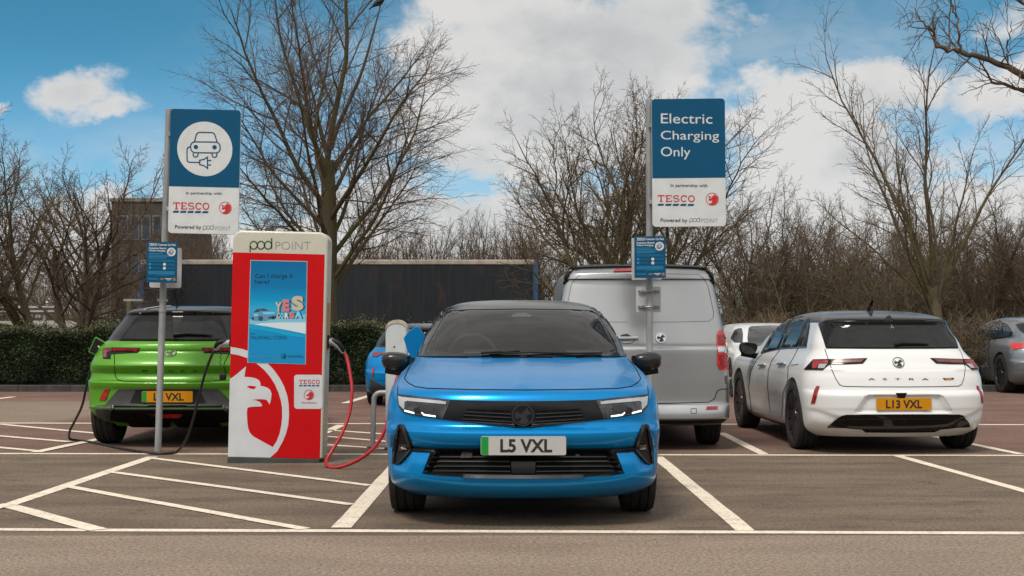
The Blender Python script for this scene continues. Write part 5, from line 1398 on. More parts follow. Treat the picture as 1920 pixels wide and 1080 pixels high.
red = cable('charging_cable', 'red charging cable hanging in a loop from the charging unit to the blue hatchback', M['cable_red'],
    [P(646, 662, Y0), P(651, 674, 12.55), P(657, 705, 12.5), P(660, 735, 12.45), P(655, 775, 12.4), P(640, 815, 12.33), P(622, 846, 12.27), P(612, 864, 12.2), P(615, 874, 12.05), P(632, 876.5, 11.98), P(660, 868, 11.95), P(690, 850, 11.9), P(714, 822, 11.9), P(728, 785, 11.92), P(738, 735, 11.95), P(748, 700, 12.0), P(762, 676, 12.05), P(785, 664, 12.08)], .0155,
    [('grey', [P(613, 641, Y0), P(624, 641, Y0), P(634, 648, Y0), P(640, 655, Y0), P(645, 662, Y0)], (.040, .020))])
blk = cable('charging_cable', 'black charging cable lying on the tarmac between the green car and the charging unit', M['cable_black'],
    [P(192, 671, 14.16), P(182, 676, 14.13), P(172, 690, 14.12), P(163, 720, 14.15), P(154, 760, 14.25), P(140, 790, 14.4), P(131, 808, 14.5), Vector(((134 - 960) * 14.55 / F, 14.5, .04)), G(150, 828) + Vector((0, 0, .014)), G(185, 834) + Vector((0, 0, .014)), G(225, 843) + Vector((0, 0, .014)), G(262, 849) + Vector((0, 0, .014)), G(296, 851.5) + Vector((0.0, -.07, .014)), G(322, 852) + Vector((0, 0, .014)),
     P(333, 846, 13.33), P(350, 822, 13.2), P(364, 780, 13.05), P(374, 738, 12.9), P(386, 695, 12.75), P(398, 664, 12.62), P(403, 655, 12.6)], .0125,
    [('grey', [P(431, 643, 12.58), P(420, 643, 12.58), P(411, 648, 12.58), P(404, 655, 12.6)], (.038, .018)), ('black', [P(197, 669, 14.2), P(190, 671, 14.16), P(184, 675, 14.13)], (.03, .016))])

# ---- white charging post and hoop barrier
YP = 13.68
bx = (743 - 960) * YP / F
po = thing('charging_post', 'slim white charging post with an arched cream top beside the blue hatchback', 'charger', Matrix.Translation((bx, YP, 0)))
hw = .107
top = [(hw * math.cos(R(a)), 1.19 + .09 * math.sin(R(a))) for a in range(0, 181, 12)]
MB().prism([(-hw, .02), (hw, .02)] + top, 0, .20).build('shell', M['charger_white'], po, bevel=.02, smooth=50)
cap = [(hw * 1.01 * math.cos(R(a)), 1.192 + .094 * math.sin(R(a))) for a in range(0, 181, 12)]; inn = [(hw * .99 * math.cos(R(a)), 1.178 + .074 * math.sin(R(a))) for a in range(180, -1, -12)]
MB().prism(cap + inn, -.006, .206).build('cap_band', M['post_cream'], po, smooth=40)
MB().box(-hw - .01, -.01, 0, hw + .01, .21, .02).build('foot', M['charger_base'], po)
MB().tube([(-.02, -.001, 1.02), (-.02, -.006, 1.02)], .008, 8).build('lock', M['ink'], po)
YB = 13.9
x0 = (701 - 960) * YB / F
pts = [Vector((x0 - .012, YB, 0)), Vector((x0, YB, .46))] + [Vector((x0 + .07 - .07 * math.cos(R(a)), YB, .48 + .075 * math.sin(R(a)))) for a in range(0, 91, 15)] + [Vector((x0 + .50, YB, .555))] + [Vector((x0 + .50 + .07 * math.sin(R(a)), YB, .48 + .075 * math.cos(R(a)))) for a in range(0, 91, 15)] + [Vector((x0 + .582, YB, 0))]
o = thing('hoop_barrier', 'low galvanised hoop barrier next to the white charging post', 'barrier', Matrix.Translation((x0 + .29, YB, 0)))
MB().tube([p - Vector((x0 + .29, YB, 0)) for p in pts], .026, 12).build('hoop', M['galv'], o, smooth=60)
for xx in (-.30, .29): MB().tube([(xx, 0, 0), (xx, 0, .012)], .06, 14).build('foot_plate', M['charger_base'], o)

# ------------------------------------------------------------------ bare winter trees
M['bark'] = mat('bark', (0.095, 0.066, 0.042), 0.95, col2=(0.060, 0.044, 0.027), vscale=3, bump=0.7, bscale=18, stretch=(1, 1, .3))
M['bark_moss'] = mat('bark_moss', (0.080, 0.058, 0.037), 0.95, col2=(0.085, 0.074, 0.022), vscale=2.2, bump=0.7, bscale=18, stretch=(1, 1, .4))
M['twig'] = mat('twig', (0.115, 0.074, 0.046), 0.9, col2=(0.075, 0.050, 0.031), vscale=1.2)
M['twig_green'] = mat('twig_green', (0.125, 0.088, 0.044), 0.9, col2=(0.080, 0.054, 0.032), vscale=1.0)
M['scrub'] = mat('scrub', (0.135, 0.095, 0.056), 0.9, col2=(0.080, 0.062, 0.034), vscale=0.9)
class Fast:
    def __init__(s): s.v = []; s.f = []
    def tube(s, pts, rad, k):
        n = len(pts); b = len(s.v); v = s.v
        ax, ay, az = pts[-1][0] - pts[0][0], pts[-1][1] - pts[0][1], pts[-1][2] - pts[0][2]
        l = math.sqrt(ax * ax + ay * ay + az * az) or 1; ax /= l; ay /= l; az /= l
        if abs(az) < .9: ux, uy, uz = ay, -ax, 0.0
        else: ux, uy, uz = 0.0, az, -ay
        l = math.sqrt(ux * ux + uy * uy + uz * uz) or 1; ux /= l; uy /= l; uz /= l
        wx, wy, wz = ay * uz - az * uy, az * ux - ax * uz, ax * uy - ay * ux
        for (px, py, pz), r in zip(pts, rad):
            for j in range(k):
                c, q = COS[k][j]; c *= r; q *= r
                v.append((px + ux * c + wx * q, py + uy * c + wy * q, pz + uz * c + wz * q))
        for i in range(n - 1):
            o = b + i * k
            for j in range(k):
                j2 = j + 1 if j + 1 < k else 0
                s.f.append((o + j, o + j2, o + k + j2, o + k + j))
    def build(s, name, m, parent=None):
        me = bpy.data.meshes.new(name); me.from_pydata(s.v, [], s.f); me.update(); me.materials.append(m)
        me.polygons.foreach_set('use_smooth', [True] * len(me.polygons))
        o = bpy.data.objects.new(name, me); COL.objects.link(o)
        if parent: o.parent = parent
        return o
COS = {k: [(math.cos(2 * math.pi * j / k), math.sin(2 * math.pi * j / k)) for j in range(k)] for k in (3, 4, 5, 6, 8, 10, 12)}
def nrm(x, y, z):
    l = math.sqrt(x * x + y * y + z * z) or 1; return x / l, y / l, z / l
def turn(d, ang, az):
    dx, dy, dz = d
    if abs(dz) < .95: ux, uy, uz = nrm(dy, -dx, 0)
    else: ux, uy, uz = 1.0, 0.0, 0.0
    wx, wy, wz = dy * uz - dz * uy, dz * ux - dx * uz, dx * uy - dy * ux
    c, s = math.cos(ang), math.sin(ang); ca, sa = math.cos(az), math.sin(az)
    return nrm(dx * c + (ux * ca + wx * sa) * s, dy * c + (uy * ca + wy * sa) * s, dz * c + (uz * ca + wz * sa) * s)
def grow(rng, out, p, d, L, r, lv, S):
    """S: per-level settings; out: list of tube collectors per level"""
    q = S[lv]; n = q['seg']; pts = [p]; rad = [r]; dirs = [d]
    for i in range(n):
        w = q['wig']
        d = nrm(d[0] + rng.gauss(0, w), d[1] + rng.gauss(0, w), d[2] + rng.gauss(0, w) + q['up'])
        st = L / n; p = (p[0] + d[0] * st, p[1] + d[1] * st, p[2] + d[2] * st)
        pts.append(p); dirs.append(d); rad.append(max(q['rmin'], r * (1 - (1 - q['tap']) * (i + 1) / n)))
    out[lv].tube(pts, rad, q['k'])
    if lv + 1 < len(S):
        nx = S[lv + 1]; az = rng.uniform(0, 6.28); N = max(1, int(q['n'] * rng.uniform(.8, 1.2)))
        for c in range(N):
            f = q['f0'] + (1 - q['f0']) * ((c + rng.uniform(.2, .8)) / N)
            if c == N - 1: f = 1.0
            x = f * n; i = min(int(x), n - 1); t = x - i
            a, b = pts[i], pts[i + 1]
            cp = (a[0] + (b[0] - a[0]) * t, a[1] + (b[1] - a[1]) * t, a[2] + (b[2] - a[2]) * t)
            cr = rad[i] + (rad[i + 1] - rad[i]) * t
            az += 2.4 + rng.gauss(0, .4)
            ang = R(q['a0'] + (q['a1'] - q['a0']) * f + rng.gauss(0, 7))
            if c == N - 1 and lv > 0: ang *= .35
            cd = turn(dirs[i + 1], ang, az)
            cl = nx['L'] * (q.get('l0', 1.0) + (q.get('l1', .6) - q.get('l0', 1.0)) * f) * rng.uniform(.75, 1.25) * (L / q['L'] if lv > 0 else 1)
            grow(rng, out, cp, cd, cl, min(cr * .8, nx['r'] * (cl / nx['L']) ** .5), lv + 1, S)
def make_tree(name, label, seed, base, S, moss=False, stems=((0, 0, 0, 0),), scale=1.0, group='bare trees behind the car park', twig='twig', extra=None):
    rng = random.Random(seed)
    t = thing(name, label, 'tree', Matrix.Translation(base), group)
    out = [Fast() for _ in S]; out = out[:1] + [out[1] if len(S) > 4 else out[1]] + out[2:]
    trunk, crown = Fast(), Fast()
    lay = [trunk, trunk] + [crown] * (len(S) - 2)
    for (dx, dy, lean, az) in stems:
        d = turn((0, 0, 1), R(lean), R(az))
        q = S[0]
        grow(rng, lay, (dx, dy, -.05), d, q['L'] * rng.uniform(.92, 1.08), q['r'], 0, S)
    if extra: extra(rng, lay)
    trunk.build('trunk', M['bark_moss' if moss else 'bark'], t); crown.build('crown', M[twig], t)
    return t
def lvl(L, r, n, f0, a0, a1, seg, wig, up, k, tap=.4, rmin=.004, l0=1.0, l1=.6): return dict(L=L, r=r, n=n, f0=f0, a0=a0, a1=a1, seg=seg, wig=wig, up=up, k=k, tap=tap, rmin=rmin, l0=l0, l1=l1)
def at_px(px, Y): return Vector(((px - 960) * Y / F, Y, 0.05))

SA = [lvl(4.7, .225, 19, .36, 82, 24, 9, .022, 0, 12, .60, l0=.80, l1=1.12), lvl(3.7, .054, 14, .15, 46, 34, 10, .075, .035, 8, .20, l0=1.0, l1=.5),
      lvl(1.55, .018, 9, .15, 42, 34, 6, .09, .0, 5, .3, l0=1, l1=.6), lvl(.85, .0068, 7, .15, 38, 34, 5, .10, 0, 3, .45, .0034, l0=1, l1=.7), lvl(.42, .0045, 0, 0, 0, 0, 3, .1, -.02, 3, .6, .0026)]
tA = make_tree('bare_tree', 'tall spreading leafless tree with a stout trunk rising behind the red charging unit', 18, at_px(614, 28), SA, True)
SB = [lvl(4.0, .080, 9, .30, 36, 24, 10, .085, .025, 8, .40, l0=.9, l1=1.0), lvl(2.3, .030, 8, .2, 38, 32, 8, .11, .05, 6, .3),
      lvl(1.1, .015, 7, .15, 42, 36, 6, .14, .03, 4, .35), lvl(.55, .0068, 5, .15, 44, 40, 4, .16, .02, 3, .5, .0034), lvl(.28, .0045, 0, 0, 0, 0, 3, .16, .02, 3, .6, .0035)]
make_tree('bare_tree', 'several-stemmed leafless tree showing left of the Electric Charging Only sign', 23, at_px(1128, 31), SB, True, ((0, 0, 6, 100), (.2, .1, 22, 200), (-.15, 0, 20, 20), (.05, .2, 12, 300)), twig='twig_green')
make_tree('bare_tree', 'several-stemmed leafless tree partly behind the Electric Charging Only sign', 29, at_px(1238, 33), SB, True, ((0, 0, 5, 180), (.2, .0, 27, 178), (-.15, 0, 18, 10), (.35, .1, 40, 185), (.1, .2, 14, 90), (.3, .2, 34, 160)), twig='twig_green')
SC = [lvl(2.2, .17, 14, .48, 56, 16, 6, .03, .0, 10, .7, l0=.62, l1=1.12), lvl(4.4, .050, 13, .16, 38, 28, 11, .075, .030, 6, .2, l0=1, l1=.6),
      lvl(1.25, .015, 7, .15, 38, 32, 6, .12, .03, 4, .35), lvl(.60, .0068, 5, .15, 42, 38, 4, .14, .01, 3, .5, .0034), lvl(.30, .0045, 0, 0, 0, 0, 3, .14, 0, 3, .6, .0035)]
make_tree('bare_tree', 'upright leafless tree with fanned limbs and a mossy trunk behind the white hatchback', 31, at_px(1757, 31), SC, True, ((0, 0, 2, 90),), twig='twig_green')
SD = [lvl(3.2, .12, 12, .30, 66, 34, 8, .06, 0, 8, .45, l0=1.0, l1=.85), lvl(2.3, .036, 9, .2, 40, 34, 7, .12, .05, 6, .3),
      lvl(1.05, .015, 7, .15, 44, 36, 6, .15, .02, 4, .35), lvl(.52, .0068, 5, .15, 46, 40, 4, .16, .0, 3, .5, .0034), lvl(.26, .0045, 0, 0, 0, 0, 3, .16, 0, 3, .6, .0035)]
make_tree('bare_tree', 'broad leafless tree with a forked trunk behind the hedge at the far left', 41, at_px(68, 30), SD, True, ((0, 0, 7, 150), (.05, .1, 20, 185)), twig='twig_green')
make_tree('bare_tree', 'slender leafless tree with dark crossing stems between the far left tree and the green car', 43, at_px(134, 33), SD, False, ((0, 0, 10, 170), (.1, .1, 14, 20), (-.1, .1, 22, 60)))
make_tree('bare_tree', 'leafless tree cut by the left edge of the photo', 47, at_px(-52, 29), SD, False, ((0, 0, 4, 190), (.1, 0, 18, 190)))
SE = [lvl(3.6, .06, 12, .15, 30, 22, 8, .05, .02, 5, .3, l0=1.0, l1=.6), lvl(1.9, .026, 8, .15, 32, 28, 6, .09, .06, 4, .35), lvl(.85, .012, 6, .15, 38, 32, 5, .13, .03, 3, .45, .005), lvl(.4, .007, 0, 0, 0, 0, 3, .15, .02, 3, .6, .004)]
st6 = ((0, 0, 3, 0), (.3, 0, 12, 180), (-.3, .1, 12, 10), (.15, .2, 18, 140), (-.2, .2, 20, 40), (.4, .1, 24, 185), (-.4, .1, 22, -5))
protos = []
def small_tree(label, seed, px, Y, sc, src=None, rz=0.0, S=SE, stems=st6, twig='twig'):
    if src is None:
        t = make_tree('bare_tree', label, seed, at_px(px, Y), S, False, stems, twig=twig)
        t.scale = (sc, sc, sc); return t
    t = src.copy(); COL.objects.link(t)
    t.location = at_px(px, Y); t.rotation_euler = (0, 0, rz); t.scale = (sc, sc, sc); t['label'] = label
    for ch_ in src.children:
        c = ch_.copy(); COL.objects.link(c); c.parent = t
    return t
e1 = small_tree('whippy leafless tree above the dark trailer, first right of the tall tree', 51, 775, 49, 1.0)
e2 = small_tree('whippy leafless tree above the middle of the dark trailer roof', 53, 905, 47, .98, twig='twig')
e3 = small_tree('whippy leafless tree above the blue corner of the dark trailer', 0, 1000, 50, 1.05, e1, 1.7)
small_tree('whippy leafless tree above the trailer just left of the charging unit head', 0, 395, 50, .95, e2, 2.6)
small_tree('whippy leafless tree rising behind the charging unit and trailer', 0, 690, 53, .95, e2, .8)
f1 = small_tree('twiggy leafless tree just right of the van roof', 59, 1420, 40, .84, S=SB, stems=((0, 0, 5, 10), (.2, 0, 20, 180), (-.2, 0, 22, 0), (.1, .2, 30, 150)), twig='twig')
small_tree('twiggy leafless tree above the white hatchback roof, left of the fanned tree', 0, 1545, 43, .78, f1, 2.0)
small_tree('twiggy leafless tree between the fanned tree and the grey coupe', 0, 1850, 39, .72, f1, 4.0)
small_tree('twiggy leafless tree at the right edge of the photo', 0, 1955, 37, .82, f1, 5.2)
small_tree('twiggy leafless tree standing close behind the fanned tree', 0, 1665, 45, .76, f1, 3.1)
small_tree('twiggy leafless tree in front of the dark office block', 0, 190, 42, .62, f1, .9)
small_tree('twiggy leafless tree behind the plug pictogram sign', 0, 330, 46, .8, f1, 1.4)

# tree outside the right edge that reaches a branch into the picture
YG = 17.0
gb = Vector((8.3, YG, .05))
def g_extra(rng, lay):
    def br(pts, r0, r1, sub):
        q = [tuple(P(px, py, YG + dy) - gb) for px, py, dy in pts]; n = len(q)
        q2 = [tuple(v) for v in catmull([Vector(a) for a in q], 5)]
        q2 = [(a + rng.gauss(0, .012), b + rng.gauss(0, .012), c + rng.gauss(0, .012)) for a, b, c in q2]
        rad = [r0 + (r1 - r0) * i / (len(q2) - 1) for i in range(len(q2))]
        lay[1].tube(q2, rad, 8)
        for i in range(3, len(q2) - 1, 2):
            for rep in range(sub):
                d = nrm(*[q2[i + 1][k] - q2[i][k] for k in range(3)])
                grow(rng, [None, None, lay[2], lay[3], lay[4]], q2[i], turn(d, R(rng.uniform(30, 60)), rng.uniform(0, 6.28)), rng.uniform(.25, .7), min(rad[i] * .5, .014), 2, SG)
    br([(2225, 330, 0), (2120, 240, 0), (2010, 175, 0), (1920, 139, 0), (1867, 117, 0), (1800, 97, 0), (1757, 86, 0), (1747, 57, 0), (1730, 40, .05), (1716, 20, .1)], .062, .006, 1)
    br([(2120, 240, 0), (2000, 200, .1), (1920, 170, .1), (1862, 150, .1), (1838, 118, .1), (1825, 98, .15)], .036, .006, 1)
    br([(1802, 97, 0), (1797, 66, 0), (1795, 36, .05), (1783, 8, .1), (1778, -40, .1)], .018, .008, 1)
    br([(1890, 128, 0), (1888, 95, 0), (1893, 66, -.1), (1898, 40, -.1)], .012, .004, 1)
    br([(2150, 100, 0), (2010, 40, 0), (1920, 8, 0), (1900, -6, 0), (1880, -40, .1)], .026, .012, 1)
SG = [lvl(6.2, .24, 2, .8, 50, 30, 8, .03, 0, 12, .6), lvl(2.6, .07, 6, .3, 40, 34, 7, .1, .03, 8, .3), lvl(.5, .012, 4, .2, 45, 40, 5, .16, .0, 4, .4, .004), lvl(.3, .007, 3, .2, 45, 40, 4, .16, .0, 3, .5, .0035), lvl(.16, .005, 0, 0, 0, 0, 3, .15, 0, 3, .6, .003)]
make_tree('bare_tree', 'near tree whose knobbly bare branch reaches in at the top right corner', 71, gb, SG, False, ((0, 0, 1, 0),), extra=g_extra)

# ------------------------------------------------------------------ thickets
def thicket(label, seed, px0, px1, Y0, Y1, n, h0, h1, dens, m='scrub'):
    rng = random.Random(seed); f = Fast()
    S = [lvl(1, .022, dens, .1, 40, 34, 6, .12, .02, 4, .3), lvl(.8, .012, 6, .1, 48, 42, 5, .18, .02, 3, .4, .006), lvl(.42, .008, 3, .1, 50, 45, 4, .2, 0, 3, .5, .005), lvl(.25, .006, 0, 0, 0, 0, 2, .2, 0, 3, .6, .0045)]
    for i in range(n):
        Y = rng.uniform(Y0, Y1); px = rng.uniform(px0, px1); x = (px - 960) * Y / F
        h = rng.uniform(h0, h1); S[0] = dict(S[0]); S[0]['L'] = h
        d = turn((0, 0, 1), R(abs(rng.gauss(0, 22))), rng.uniform(0, 6.28))
        grow(rng, [f] * 4, (x, Y, .0), d, h, rng.uniform(.012, .03), 0, S)
    o = f.build('thicket', M[m]); return tag(o, label, 'thicket', kind='stuff')
thicket('dense brown leafless thicket filling the back of the car park on the right', 5, 1350, 2020, 38, 50, 540, 2.3, 4.3, 12)
thicket('thin brown leafless thicket beyond the road on the left', 6, -60, 205, 50, 62, 110, 2.4, 4.6, 11)
thicket('brown leafless thicket showing over the dark trailer roof', 7, 620, 1120, 50, 58, 170, 2.6, 5.0, 11)
thicket('brown undergrowth of dead stems along the kerb behind the white hatchback', 8, 1300, 2000, 25.0, 27.0, 230, .5, 1.05, 10)
thicket('distant brown woodland edge along the horizon', 9, -300, 2300, 85, 120, 330, 4.5, 7.5, 7)

# ------------------------------------------------------------------ clipped hedge
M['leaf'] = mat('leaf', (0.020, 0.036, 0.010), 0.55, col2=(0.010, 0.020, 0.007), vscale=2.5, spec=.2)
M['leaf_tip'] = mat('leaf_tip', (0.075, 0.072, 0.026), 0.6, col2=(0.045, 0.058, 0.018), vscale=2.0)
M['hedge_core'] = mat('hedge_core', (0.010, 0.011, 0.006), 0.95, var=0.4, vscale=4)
def hedge(name, label, x0, x1, y0, y1, h, n, seed):
    rng = random.Random(seed)
    t = thing(name, label, 'hedge', Matrix.Translation(((x0 + x1) / 2, (y0 + y1) / 2, .05)))
    cx, cy = (x0 + x1) / 2, (y0 + y1) / 2
    def hh(x): return h + .05 * math.sin(x * 1.7) + .03 * math.sin(x * 4.3 + 1) + .02 * math.sin(x * 9.1)
    def bulge(x, z): return .06 * math.sin(x * 2.3 + z * 3) + .05 * math.sin(x * 5.1 - z * 4.0)
    mb = MB(); nx = 60; vs = []; fs = []
    for i in range(nx + 1):
        x = x0 + (x1 - x0) * i / nx
        for a, b in ((y0 + .10, 0), (y0 + .12, .5), (y0 + .14, .97), (y1 - .14, .97), (y1 - .1, 0)): vs.append((x - cx, a + bulge(x, b) * .7 - cy, hh(x) * b))
    for i in range(nx):
        for j in range(4): fs.append((i * 5 + j, i * 5 + j + 1, i * 5 + j + 6, i * 5 + j + 5))
    fs += [(0, 1, 2, 3, 4), tuple(nx * 5 + j for j in range(5))[::-1]]
    mb.add(vs, fs); mb.build('branches', M['hedge_core'], t, recalc=False)
    mb = MB()
    for i in range(n):
        x = rng.uniform(x0, x1); u = rng.random()
        if u < .72: z = rng.random() ** .85 * hh(x); y = y0 + bulge(x, z / h) + abs(rng.gauss(0, .05)) + (.08 if z < .12 else 0)
        else: z = hh(x) + rng.gauss(-.01, .03) + (abs(rng.gauss(0, .07)) if rng.random() < .12 else 0); y = rng.uniform(y0, y1)
        s = rng.uniform(.013, .027)
        a = nrm(rng.gauss(0, 1), rng.gauss(0, 1), rng.gauss(0, 1)); b = nrm(rng.gauss(0, 1), rng.gauss(0, 1) - .5, rng.gauss(.6, 1))
        c = nrm(a[1] * b[2] - a[2] * b[1], a[2] * b[0] - a[0] * b[2], a[0] * b[1] - a[1] * b[0])
        px, py, pz = x - cx, y - cy, z
        w = s * .5
        mb.v += [(px - a[0] * s, py - a[1] * s, pz - a[2] * s), (px + c[0] * w, py + c[1] * w, pz + c[2] * w), (px + a[0] * s, py + a[1] * s, pz + a[2] * s), (px - c[0] * w, py - c[1] * w, pz - c[2] * w)]
        k = len(mb.v); mb.f.append((k - 4, k - 3, k - 2, k - 1))
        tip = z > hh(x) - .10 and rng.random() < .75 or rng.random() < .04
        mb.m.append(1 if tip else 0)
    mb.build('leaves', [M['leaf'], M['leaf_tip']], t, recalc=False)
    return t
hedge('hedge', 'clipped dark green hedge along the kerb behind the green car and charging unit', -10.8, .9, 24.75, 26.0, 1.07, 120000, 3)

# ------------------------------------------------------------------ dark trailer
def curtain_mat():
    m = bpy.data.materials.new('curtain'); m.use_nodes = True; t = NT(m.node_tree); p = t.n['Principled BSDF']
    o = t.new('ShaderNodeTexCoord').outputs['Object']; x, y, z = t.sep(o)
    st = t.ramp(t.noise(t.vscale(o, (3.0, 1, .25)), 3, 6, .6), .35, .65)
    c = t.mix(st, (.015, .0175, .021), (.021, .0235, .027))
    n = t.ramp(t.noise(t.vscale(o, (2.2, 1, 1.1)), 1.3, 7, .65), .52, .66)
    zone = t.math('MULTIPLY', t.ramp(x, -1.5, -.5), t.math('SUBTRACT', 1, t.ramp(x, 4.6, 5.2)))
    up = t.ramp(z, 1.0, 1.55)
    k = t.math('MULTIPLY', t.math('MULTIPLY', n, zone), t.math('ADD', t.math('MULTIPLY', up, .13), .01))
    hue = t.noise(t.vscale(o, (1.5, 1, .8)), 2.0, 4, .6)
    pc = t.mix(t.ramp(hue, .4, .6), (.17, .08, .018), (.16, .022, .012))
    c = t.mix(k, c, pc)
    blk = t.ramp(t.noise(t.vscale(o, (1.3, 1, 1.6)), .9, 2, .4), .55, .58)
    c = t.mix(t.math('MULTIPLY', blk, .5), c, (.018, .02, .024))
    t.put(p.inputs['Base Color'], c); p.inputs['Roughness'].default_value = .24; p.inputs['Specular IOR Level'].default_value = .4
    b = t.new('ShaderNodeBump'); b.inputs['Strength'].default_value = .25; b.inputs['Distance'].default_value = .05
    t.put(b.inputs['Height'], t.noise(t.vscale(o, (2.5, 1, .2)), 2.2, 4, .6)); t.l.new(b.outputs[0], p.inputs['Normal'])
    return m
M['curtain'] = curtain_mat()
M['rail_pale'] = mat('rail_pale', (.36, .31, .26), .6, var=.35, vscale=2, stretch=(1, 1, .2))
M['corner_blue'] = mat('corner_blue', (.01, .07, .16), .5, var=.2)
YT = 45.0; xa, xb = (263 - 960) * YT / F, (1009 - 960) * YT / F
tr = thing('lorry_trailer', 'long dark curtain-sided lorry trailer with a pale roof rail behind the hedge', 'trailer', Matrix.Translation(((xa + xb) / 2, YT + 1.25, .03)))
hx = (xb - xa) / 2; zt_ = HC + (595 - 487) * YT / F - .03
MB().box(-hx + .12, -1.25, .75, hx - .16, 1.25, zt_ - .16).build('curtain_side', M['curtain'], tr)
MB().box(-hx, -1.28, zt_ - .16, hx - .1, 1.28, zt_).build('roof_rail', M['rail_pale'], tr, bevel=.03)
for s0, s1 in ((-hx, -hx + .12), (hx - .16, hx)): MB().box(s0, -1.27, .7, s1, 1.27, zt_ + (.02 if s0 > 0 else -.17)).build('corner_post', M['corner_blue'], tr, bevel=.02)
MB().box(-hx + .1, -1.0, .55, hx - .2, 1.0, .74).build('chassis', M['under'], tr)
for xx in (-4.5, -3.2, -1.9):
    for yy in (-1.0, 1.0):
        MB().lathe([(-.15, .45), (-.13, .5), (.13, .5), (.15, .45)], 28, 'y', (xx, yy, .5)).build('wheel', M['tyre'], tr, smooth=40)

# ------------------------------------------------------------------ far buildings, guard rail, fence, post, bird
M['bld'] = mat('bld', (.050, .040, .031), .8, var=.2, vscale=.3)
M['bld2'] = mat('bld2', (.12, .085, .065), .85, var=.2, vscale=.3)
M['bld_glass'] = mat('bld_glass', (.03, .075, .13), .12, col2=(.015, .03, .05), vscale=.4)
M['conc'] = mat('conc', (.22, .20, .18), .8, var=.2, vscale=.5)
def building(name, label, px0, px1, py, Y, depth, m, rows, cols, gl):
    x0, x1 = (px0 - 960) * Y / F, (px1 - 960) * Y / F; z = HC + (595 - py) * Y / F
    t = thing(name, label, 'building', Matrix.Translation(((x0 + x1) / 2, Y + depth / 2, 0))); w = (x1 - x0) / 2
    MB().box(-w, -depth / 2, -.1, w, depth / 2, z).build('wall', m, t)
    MB().box(-w - .1, -depth / 2 - .1, z, w + .1, depth / 2 + .1, z + .25).build('roof', M['conc'], t)
    for r in range(rows):
        for c in range(cols):
            a = -w + .5 + (2 * w - 1) * (c + .1) / cols; b = -w + .5 + (2 * w - 1) * (c + .9) / cols
            z0 = 1 + (z - 1.6) * (r + .2) / rows; z1 = 1 + (z - 1.6) * (r + .85) / rows
            f = MB().box(a, -depth / 2 - .05, z0, b, -depth / 2 + .1, z1).build('window', M['conc'], t)
            MB().box(a + .06, -depth / 2 - .06, z0 + .06, b - .06, -depth / 2, z1 - .06).build('pane', gl, f)
building('office_block', 'dark brown office block with blue glass behind the left trees', 209, 318, 378, 100, 14, M['bld'], 3, 4, M['bld_glass'])
gr_y = 40.6; gx0, gx1 = -40, -13.4
gr_ = thing('guard_rail', 'grey crash barrier along the road on the left bank', 'guard rail', Matrix.Translation(((gx0 + gx1) / 2, gr_y, bank(-20, gr_y))))
mb = MB(); hw_ = (gx1 - gx0) / 2
mb.add([(sx * hw_, y_, z_) for sx in (-1, 1) for y_, z_ in ((0, .30), (-.05, .36), (-.01, .42), (-.05, .48), (0, .54), (.02, .54), (.02, .30))], [(i, i + 1, i + 8, i + 7) for i in range(6)] + [(6, 0, 7, 13)])
mb.build('rail', mat('rail_grey', (.20, .19, .175), .6, var=.2), gr_)
for i in range(12):
    x = -hw_ + .3 + i * (2 * hw_ - .6) / 11; MB().box(x - .04, .025, -.4, x + .04, .10, .52).build('post', M['galv'], gr_)
M['wood'] = mat('wood', (.12, .10, .06), .9, var=.4, vscale=3, stretch=(1, 1, .2))
wp = thing('wooden_post', 'short weathered post with a flat top between the left trees and green car', 'post', Matrix.Translation(at_px(243, 31)))
MB().tube([(0, 0, -.05), (0, 0, 1.62)], [.085, .075], 10).build('shaft', M['wood'], wp, smooth=50); MB().box(-.12, -.06, 1.62, .30, .06, 1.67).build('top_board', M['rail_pale'], wp)
of = thing('timber_fence', 'low orange brown boarding behind the trees at the far right', 'fence', Matrix.Translation(((1850 - 960) * 52 / F, 52, 0)))
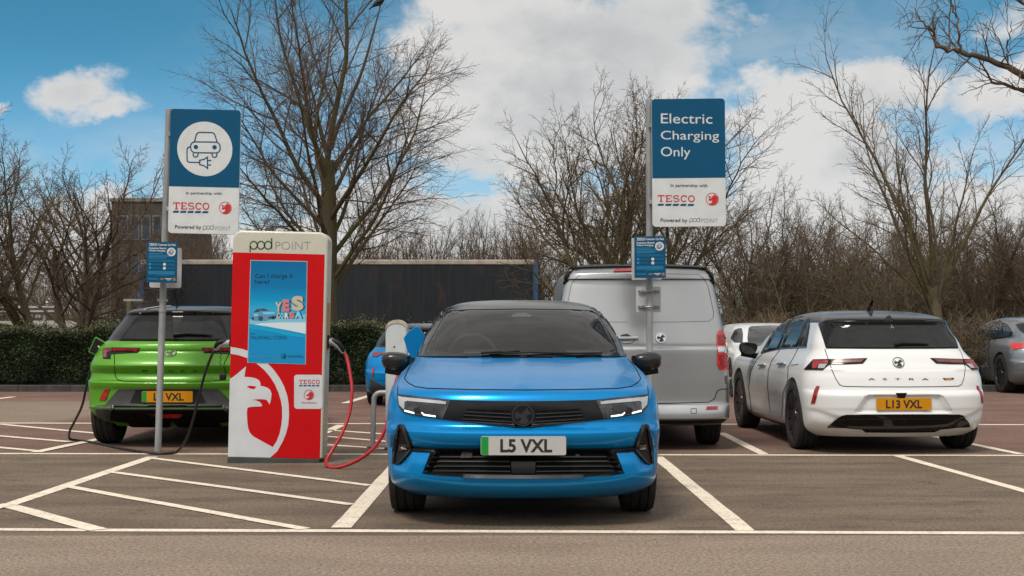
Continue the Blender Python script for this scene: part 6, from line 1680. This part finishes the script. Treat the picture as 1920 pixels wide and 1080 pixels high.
mb = MB(); w = 110 * 52 / F
for i in range(int(2 * w / .2)): mb.box(-w + i * .2, 0, .98, -w + i * .2 + .192, .03, 1.50 + .01 * (i % 3))
mb.build('boards', mat('boards', (.30, .135, .035), .8, var=.3, vscale=2), of)
for i in range(4): MB().box(-w + .3 + i * (2 * w - .6) / 3 - .05, .035, -.05, -w + .3 + i * (2 * w - .6) / 3 + .05, .12, 1.48).build('post', M['wood'], of)
# bird on the topmost limb of the tall tree
YB_ = 28.0
bp = P(712, 4, YB_)
bird = tag(None or bpy.data.objects.new('bird', None), 'black bird perched high in the tall tree at the top edge', 'bird'); COL.objects.link(bird); bird.location = bp
M['feather'] = mat('feather', (.008, .008, .009), .6, var=.3)
sp = [(-.175, .0, -.115), (-.12, 0, -.075), (-.06, 0, -.03), (0, 0, .01), (.04, 0, .05), (.065, 0, .085), (.085, 0, .105), (.105, 0, .11), (.125, 0, .105), (.155, 0, .097)]
o = MB().tube(catmull([Vector(p) * 1.25 for p in sp], 4), [r * 1.25 for r in [.012] * 4 + [.016, .02, .026, .034] + [.042, .048, .052, .054] + [.055, .053, .05, .047] + [.043, .04, .037, .035] + [.034, .034, .034, .034] + [.033, .032, .03, .027] + [.02, .013, .01, .009] + [.008, .007, .006, .004] + [.003]], 10).build('body', M['feather'], bird, smooth=60)
for s_ in (-1, 1): MB().tube([(-.02, s_ * .02, -.03), (-.005, s_ * .022, -.09), (.02, s_ * .022, -.10)], [.007, .005, .004], 6).build('leg', M['feather'], bird)
f = Fast(); rng = random.Random(2)
# the limb it sits on, grown from the tall tree's top
ta = at_px(614, 28)
tw = [Vector(bp) - ta + Vector((.06, 0, .12)), Vector(bp) - ta + Vector((.0, 0, -.13)), P(700, 60, 28) - ta, P(680, 130, 27.95) - ta, P(655, 190, 27.95) - ta, P(632, 240, 28) - ta, P(620, 280, 28) - ta]
MB().tube(catmull(tw, 6), [.008 + .052 * (i / 36) ** 1.3 for i in range(37)], 7).build('perch_limb', M['bark'], tA, smooth=60)
